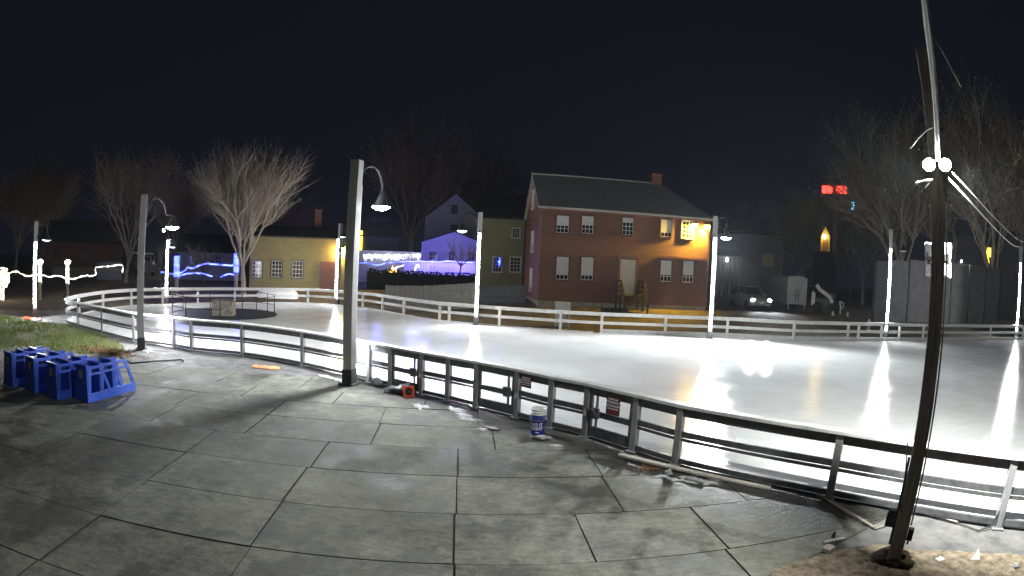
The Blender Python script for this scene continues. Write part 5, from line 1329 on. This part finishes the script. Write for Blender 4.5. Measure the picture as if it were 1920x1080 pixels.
def icicles():
    mb = MB(); r = random.Random(2); n = 60
    base = [at(682 + 113 * i / n, 477.5 + .5 * math.sin(i), 54.6) for i in range(n + 1)]
    mb.tube(base, .04, 4)
    for p in base:
        h = r.uniform(.15, .6); mb.tube([p, p + Vector((r.uniform(-.1, .1), 0, -h))], .035, 4)
    o = mb.build('icicle_string', E_['icicle'], loc=base[0]); tag(o, 'row of white icicle lights hanging on the pale fence left of the cottage', 'light string')
icicles()
L_, rz_ = site(735, 45.5); L_.z = at(735, 511, 45.5).z; t = thing('fire_bowl', 'glowing orange fire bowl in front of the blue light string', 'fire bowl', L_, rz_)
MB().lathe([(0, -.25), (.3, -.2), (.48, .02), (.44, .02), (.28, -.14), (0, -.18)], 16).build('bowl', M['hood'], t, local=True, smooth=True); MB().tube([(0, 0, -.24), (0, 0, L_.z * -1 + gz(L_.x, L_.y))], .08, 8).build('stand', M['hood'], t, local=True)
mb = MB(); r = random.Random(1)
for k in range(14):
    a = r.uniform(0, 6.28); q = r.uniform(0, .33); h = r.uniform(.25, .7) * (1 - q); mb.tube([(q * math.cos(a), q * math.sin(a), 0), (q * 1.1 * math.cos(a), q * 1.1 * math.sin(a), h * .5), (q * .9 * math.cos(a) + .04, q * math.sin(a), h)], [.09, .06, .004], 5)
mb.build('flame', emit('flame', (1, .45, .04), 2.2), t, local=True, smooth=True)
def lit_shrub():
    L, rz = site(3, 39); t = thing('lit_shrub', 'small tree covered in warm white fairy lights at the left edge', 'lit tree', L, rz); r = random.Random(6)
    mb = MB(); mb.tube([(0, 0, 0), (.03, 0, .8), (0, .05, 1.5)], [.1, .08, .03], 6)
    for k in range(24):
        a = r.uniform(0, 6.28); mb.tube([(0, 0, r.uniform(.5, 1.3)), (.5 * math.cos(a), .5 * math.sin(a), r.uniform(1.0, 2.1))], [.02, .006], 4)
    mb.build('trunk', M['barkd'], t, local=True)
    mb = MB()
    for k in range(330):
        d = Vector((r.gauss(0, 1), r.gauss(0, 1), r.gauss(0, 1))).normalized() * r.random() ** .4; p = Vector((d.x * .6, d.y * .6, 1.45 + d.z * .72)); mb.blob(p, .028, .028, .028, 1, 5, 3, 0)
    b = mb.build('bulb', emit('fairy_bulb', (1, .72, .5), 7), t, local=True); b['kind'] = 'stuff'
    MB().tube([(.16 * math.cos(i * .7), .16 * math.sin(i * .7), .05 + .75 * i / 60) for i in range(61)], .03, 4).build('light_string', E_['warm'], t, local=True)
lit_shrub()

# ================================================================== far lights among the trees
def far_light(px, py, d, label, cat, name, build):
    L, rz = site(px, d); t = thing(name, label, cat, L, rz); build(t, hgt(px, py, d)); return t
def red(t, z):
    for x in (-.85, .8): MB().box(x, -.1, z, 1.2, .2, .85).build('lamp', E_['red'], t, local=True, bevel=.1)
    mb = MB(); mb.box(0, .2, z + .6, 3.2, 1.2, .3); mb.box(0, .2, z - .7, 3.4, 1.4, .4); mb.box(0, .45, z, 2.6, .5, 1.0); mb.box(0, .6, z / 2 - .3, .5, .5, z - .6); mb.build('tower', M['brown'], t, local=True)
far_light(1562, 356, 61, 'dark tower top with two glowing red lamps high among the trees at the right', 'tower', 'tower', red)
def blu(t, z):
    MB().box(0, 0, z, .35, .1, .8).build('lamp', E_['bluelt'], t, local=True); MB().tube([(0, .15, 0), (0, .15, z + .4)], .08, 6).build('post', M['hood'], t, local=True)
far_light(1596, 386, 60, 'little cyan light on a dark mast below the red lamps', 'light', 'mast_light', blu)
def yel(t, z):
    k = 58 / F; w = 8.5 * k; h = 24 * k
    mb = MB(); mb.extr([(-w, z - h), (w, z - h), (w, z + h * .15), (0, z + h * .85), (-w, z + h * .15)], 0, 2.5); mb.build('wall', M['yellow'], t, local=True)
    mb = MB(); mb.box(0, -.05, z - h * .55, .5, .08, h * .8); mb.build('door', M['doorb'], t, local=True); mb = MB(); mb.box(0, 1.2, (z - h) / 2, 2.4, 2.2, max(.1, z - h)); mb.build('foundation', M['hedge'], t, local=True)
    mb = MB(); mb.blob((-.1, -.35, z + .1), .2, .2, .22, 1, 12, 8, 0); mb.build('lamp', E_['porchdim'], t, local=True, smooth=True)
    ld = bpy.data.lights.new('lamp_light', 'POINT'); ld.energy = 30; ld.color = (1, .7, .1); lo = bpy.data.objects.new('lamp_light', ld); COL.objects.link(lo); lo.parent = t; lo.location = (-.1, -.9, z + .1)
far_light(1545, 446, 58, 'small yellow gabled porch lit by a lamp beneath the dark trees', 'porch', 'porch', yel)
def win(t, z):
    MB().box(0, 0, z, .55, .08, 1.5).build('window', E_['yellowlit'], t, local=True); mb = MB(); mb.box(0, 2.1, z / 2 + .6, 7, 4, z + 2.4); mb.build('wall', M['roofd'], t, local=True); mb = MB(); mb.side([(-.2, z + 1.8), (4.4, z + 1.8), (2.1, z + 3.8)], -3.7, 3.7); mb.build('roof', M['roofd'], t, local=True)
far_light(1852, 479, 60, 'dark house with one narrow yellow window above the grey panel wall', 'house', 'house', win)
def lamp(t, z):
    ld = bpy.data.lights.new('lamp_light', 'POINT'); ld.energy = 150; ld.color = (1, .93, .8); ld.shadow_soft_size = .2; lo = bpy.data.objects.new('lamp_light', ld); COL.objects.link(lo); lo.parent = t; lo.location = (0, 0, z + .35)
    MB().blob((0, 0, z), .16, .16, .2, 1, 10, 6, 0).build('lamp', E_['whitelt'], t, local=True, smooth=True); MB().tube([(0, 0, 0), (0, 0, z - .15)], .06, 6).build('post', M['hood'], t, local=True)
far_light(698, 446, 68, 'distant street lamp glowing above the icicle lights', 'street lamp', 'street_lamp', lamp)
far_light(304, 432, 62, 'distant warm street lamp just right of the lit gooseneck lamp at the left', 'street lamp', 'street_lamp', lamp)
def doorway(t, z):
    MB().box(0, 0, z, .7, .08, 2.6).build('window', E_['yellowlit'], t, local=True); mb = MB(); mb.box(1.2, 1.6, 2.4, 7, 3, 5.4); mb.build('wall', M['greyclap'], t, local=True); mb = MB(); mb.side([(-.2, 5.1), (3.4, 5.1), (1.6, 7)], -2.5, 4.9); mb.build('roof', M['roofd'], t, local=True)
far_light(671, 453, 64, 'dark house with a tall lit window just right of the tall lamp post', 'house', 'house', doorway)
h, L_, rz_, x0, x1, ze, zr, W2 = house('house', 'low dim house behind the blue light strings and the bare tree', 'house', 334, 455, 52, 474, 6, 'wclap', ridge=1.6)
W2(352, 362, 480, 494, cols=2, rows=2); W2(404, 414, 480, 494, cols=2, rows=2)

# ================================================================== trees
def grow(seed, h, spread, trunk_r, trunk_h, limbs, vase=True, twigs=5, levels=4, leaf=0, leaf_size=.06):
    r = random.Random(seed); T, Cn, Lf = MB(), MB(), MB()
    def branch(p, d, ln, rad, lv):
        n = 4 if lv < 2 else 3; pts = [p]; dd = d.copy()
        for i in range(n):
            dd = (dd + Vector((r.uniform(-1, 1), r.uniform(-1, 1), r.uniform(-.35, .75))) * (.16 if lv < 2 else .34)).normalized(); pts.append(pts[-1] + dd * ln / n)
        end = rad * (.55 if lv < levels else .3); rs = [rad + (end - rad) * i / n for i in range(n + 1)]
        (T if lv <= 1 else Cn).tube(pts, rs, 6 if lv < 2 else 4 if lv == 2 else 3, cap=False)
        if lv >= levels:
            if leaf and r.random() < leaf:
                for k in range(4):
                    q = pts[-1 - r.randrange(3)]; s = leaf_size * r.uniform(.35, .75); u = Vector((r.uniform(-1, 1), r.uniform(-1, 1), r.uniform(-1, 1))).normalized() * s; v = u.cross(Vector((.3, .7, .2))).normalized() * s * .6
                    Lf.add([q - u, q + v, q + u, q - v], [(0, 1, 2, 3)])
            return
        k = limbs if lv == 0 else twigs
        for i in range(k):
            f = 1.0 if lv == 0 and vase else r.uniform(.3, 1.0); j = min(n - 1, int(f * n - 1e-6)); q = pts[j].lerp(pts[j + 1], f * n - j)
            a = 2 * math.pi * (i + r.uniform(-.3, .3)) / k + seed
            side_ = dd.cross(Vector((math.cos(a), math.sin(a), .2))).normalized()
            tilt = (spread if lv == 0 else r.uniform(.35, .75))
            nd = (dd * math.cos(tilt) + side_ * math.sin(tilt) * r.uniform(.7, 1.1) + Vector((0, 0, .16))).normalized()
            branch(q, nd, ln * (r.uniform(.55, .8) if lv else (h - trunk_h) / trunk_h * r.uniform(.5, .62)), max(.007, rad * (.5 if lv else .52) * r.uniform(.8, 1.1)), lv + 1)
        if not (lv == 0 and vase): branch(pts[-1], dd, ln * .7 if lv else (h - trunk_h) * .5, end, lv + 1)
    branch(Vector((0, 0, -.1)), Vector((0, 0, 1)), trunk_h, trunk_r, 0)
    return T, Cn, Lf
def tree(label, px, d, T, Cn, Lf, bark, leafm, scale=1.0, rot=0, group=None, name='tree'):
    L, rz = site(px, d); t = thing(name, label, 'tree', L, rot, group); t.scale = (scale,) * 3
    T.build('trunk', M[bark], t, local=True, smooth=True)
    c = Cn.build('crown', M[bark], t, local=True)
    if Lf.v: Lf.build('leaf', M[leafm], c, local=True)['kind'] = 'stuff'
    KIDS[t.name] = kids(t)
    return t
hb = hgt(470, 252, 41)
tree('big bare tree with upswept twigs standing before the yellow shed', 457, 40.5, *grow(11, hb * .8, .5, .24, 2.3, 8, True, 7, 4, .05), 'bark', 'leafd')
G2 = grow(5, 10.5, .6, .22, 3.5, 6, False, 5, 4, .9, .13)
tA = tree('thin tree with a few withered leaves behind the second lamp post from the left', 236, 47, *G2, 'barkd', 'leafd', 1.0, .4, 'dim trees behind the rink')
G3 = grow(21, 12, .45, .25, 4, 6, False, 6, 4, .8, .16)
tB = tree('dim tree rising over the left end of the dark house at the left', 92, 66, *G3, 'barkd', 'leafd', .95, 0, 'dim trees behind the rink')
def again(src, px, d, sc, rot, label):
    o = copy_tree(src); L, rz = site(px, d); o.location = L; o.rotation_euler = (0, 0, rot); o.scale = (sc,) * 3; o['label'] = label; return o
again(tB, 330, 58, .85, 1.2, 'dim brown tree left behind the big bare tree')
again(tA, 545, 66, .9, 2.2, 'dim bare tree behind the right side of the big bare tree')
again(tB, 30, 60, .8, 2.6, 'dim tree at the far left behind the lit shrub')
again(tB, 772, 84, 1.85, .8, 'tall dim tree towering behind the tall lamp post and the pale gable')
again(tB, 880, 88, 1.75, 2.0, 'tall dim tree between the pale gable and the brown house roof')
again(tA, 1300, 72, .95, 1.0, 'dim tree behind the chimney end of the brown house')
again(tA, 1395, 84, 1.1, 3.0, 'dim tree over the dim grey house with the lit porch')
tC = tree('leafy dim tree left of the red lamps', 1500, 66, *grow(33, 13, .4, .25, 3.5, 7, False, 6, 4, .95, .17), 'barkd', 'leafg', .88, 0, 'dim trees behind the rink')
again(tC, 1620, 66, 1.05, 1.0, 'dim tree right of the red lamps, left of the wooden pole')
again(tC, 1690, 58, 1.36, 2.1, 'tall dim tree directly left of the wooden pole')
again(tB, 1782, 64, 1.5, 4.0, 'tall dim tree directly right of the wooden pole')
again(tC, 1862, 60, 1.48, 3.0, 'tall leafy tree with ochre leaves near the right edge')
again(tB, 1925, 62, 1.45, 5.0, 'tall tree cut by the right edge of the picture')
again(tC, 1560, 92, 1.0, 5.0, 'dim tree behind the yellow porch at the right')
G4 = grow(41, 3.0, .9, .1, .7, 6, True, 4, 3, .0)
t = tree('small leafless crooked tree in front of the blue lit cottage fence', 862, 44.5, *G4, 'barkd', 'leafd', 1.0, 0)
t.location.z = at(862, 509, 44.5).z - .2
G5 = grow(51, 3.2, .8, .1, .8, 6, True, 5, 3, .9, .07)
tree('low brown shrub with withered leaves behind the blue light strings', 300, 50, *G5, 'barkd', 'leafd', 1.0, 0, None, 'shrub')
again(bpy.data.objects['shrub'], 380, 48, 1.0, 2.0, 'twiggy brown shrub beneath the left side of the big bare tree')

# ================================================================== night sky
w = bpy.data.worlds.new('World'); S.world = w; w.use_nodes = True; nt = w.node_tree; bg = nt.nodes['Background']
sky = nt.nodes.new('ShaderNodeTexSky'); sky.sky_type = 'NISHITA'; sky.sun_disc = False; sky.sun_elevation = R(-7); sky.sun_rotation = R(200); sky.air_density = 1.0; sky.dust_density = .3; sky.ozone_density = 4
mx = nt.nodes.new('ShaderNodeMix'); mx.data_type = 'RGBA'; mx.blend_type = 'ADD'; mx.inputs['Factor'].default_value = 1; mx.inputs[7].default_value = (.0016, .0019, .0032, 1)
sc = nt.nodes.new('ShaderNodeMix'); sc.data_type = 'RGBA'; sc.blend_type = 'MULTIPLY'; sc.inputs['Factor'].default_value = 1; sc.inputs[7].default_value = (.04, .04, .04, 1)
nt.links.new(sky.outputs[0], sc.inputs[6]); nt.links.new(sc.outputs[2], mx.inputs[6]); nt.links.new(mx.outputs[2], bg.inputs['Color']); bg.inputs['Strength'].default_value = 1.0

# faint mist in the lamplight, a box round everything
hm = bpy.data.materials.new('night_mist'); hm.use_nodes = True; hn = hm.node_tree; hn.nodes.remove(hn.nodes['Principled BSDF'])
hv = hn.nodes.new('ShaderNodeVolumePrincipled'); hv.inputs['Color'].default_value = (.72, .82, .95, 1); hv.inputs['Density'].default_value = .0003; hv.inputs['Anisotropy'].default_value = .35
hn.links.new(hv.outputs[0], hn.nodes['Material Output'].inputs['Volume'])
hz = MB().box(0, 100, 17.5, 640, 460, 40).build('haze', hm); tag(hz, kind='stuff')
S.cycles.volume_bounces = 0

# ================================================================== camera
cd = bpy.data.cameras.new('camera'); cam = bpy.data.objects.new('camera', cd); COL.objects.link(cam); S.camera = cam
cd.type = 'PANO'; cd.panorama_type = 'FISHEYE_LENS_POLYNOMIAL'; cd.sensor_width = 36; cd.sensor_fit = 'HORIZONTAL'
cd.fisheye_polynomial_k0 = 0; cd.fisheye_polynomial_k1 = -1920 / 36 / F
cd.fisheye_polynomial_k2 = cd.fisheye_polynomial_k3 = cd.fisheye_polynomial_k4 = 0; cd.fisheye_fov = R(180)
cd.clip_start = .05; cd.clip_end = 3000; cd.lens = 20
m4 = Matrix((RX, UP, -FW)).transposed().to_4x4(); m4.translation = (0, 0, CH); cam.matrix_world = m4

S.render.engine = 'CYCLES'
S.view_settings.view_transform = 'Standard'; S.view_settings.look = 'None'; S.view_settings.exposure = 1.5; S.view_settings.gamma = 1
S.cycles.max_bounces = 6; S.cycles.diffuse_bounces = 3; S.cycles.glossy_bounces = 3; S.cycles.transmission_bounces = 2; S.cycles.sample_clamp_indirect = 4; S.cycles.sample_clamp_direct = 0
S.cycles.use_denoising = True; S.cycles.caustics_reflective = False; S.cycles.caustics_refractive = False
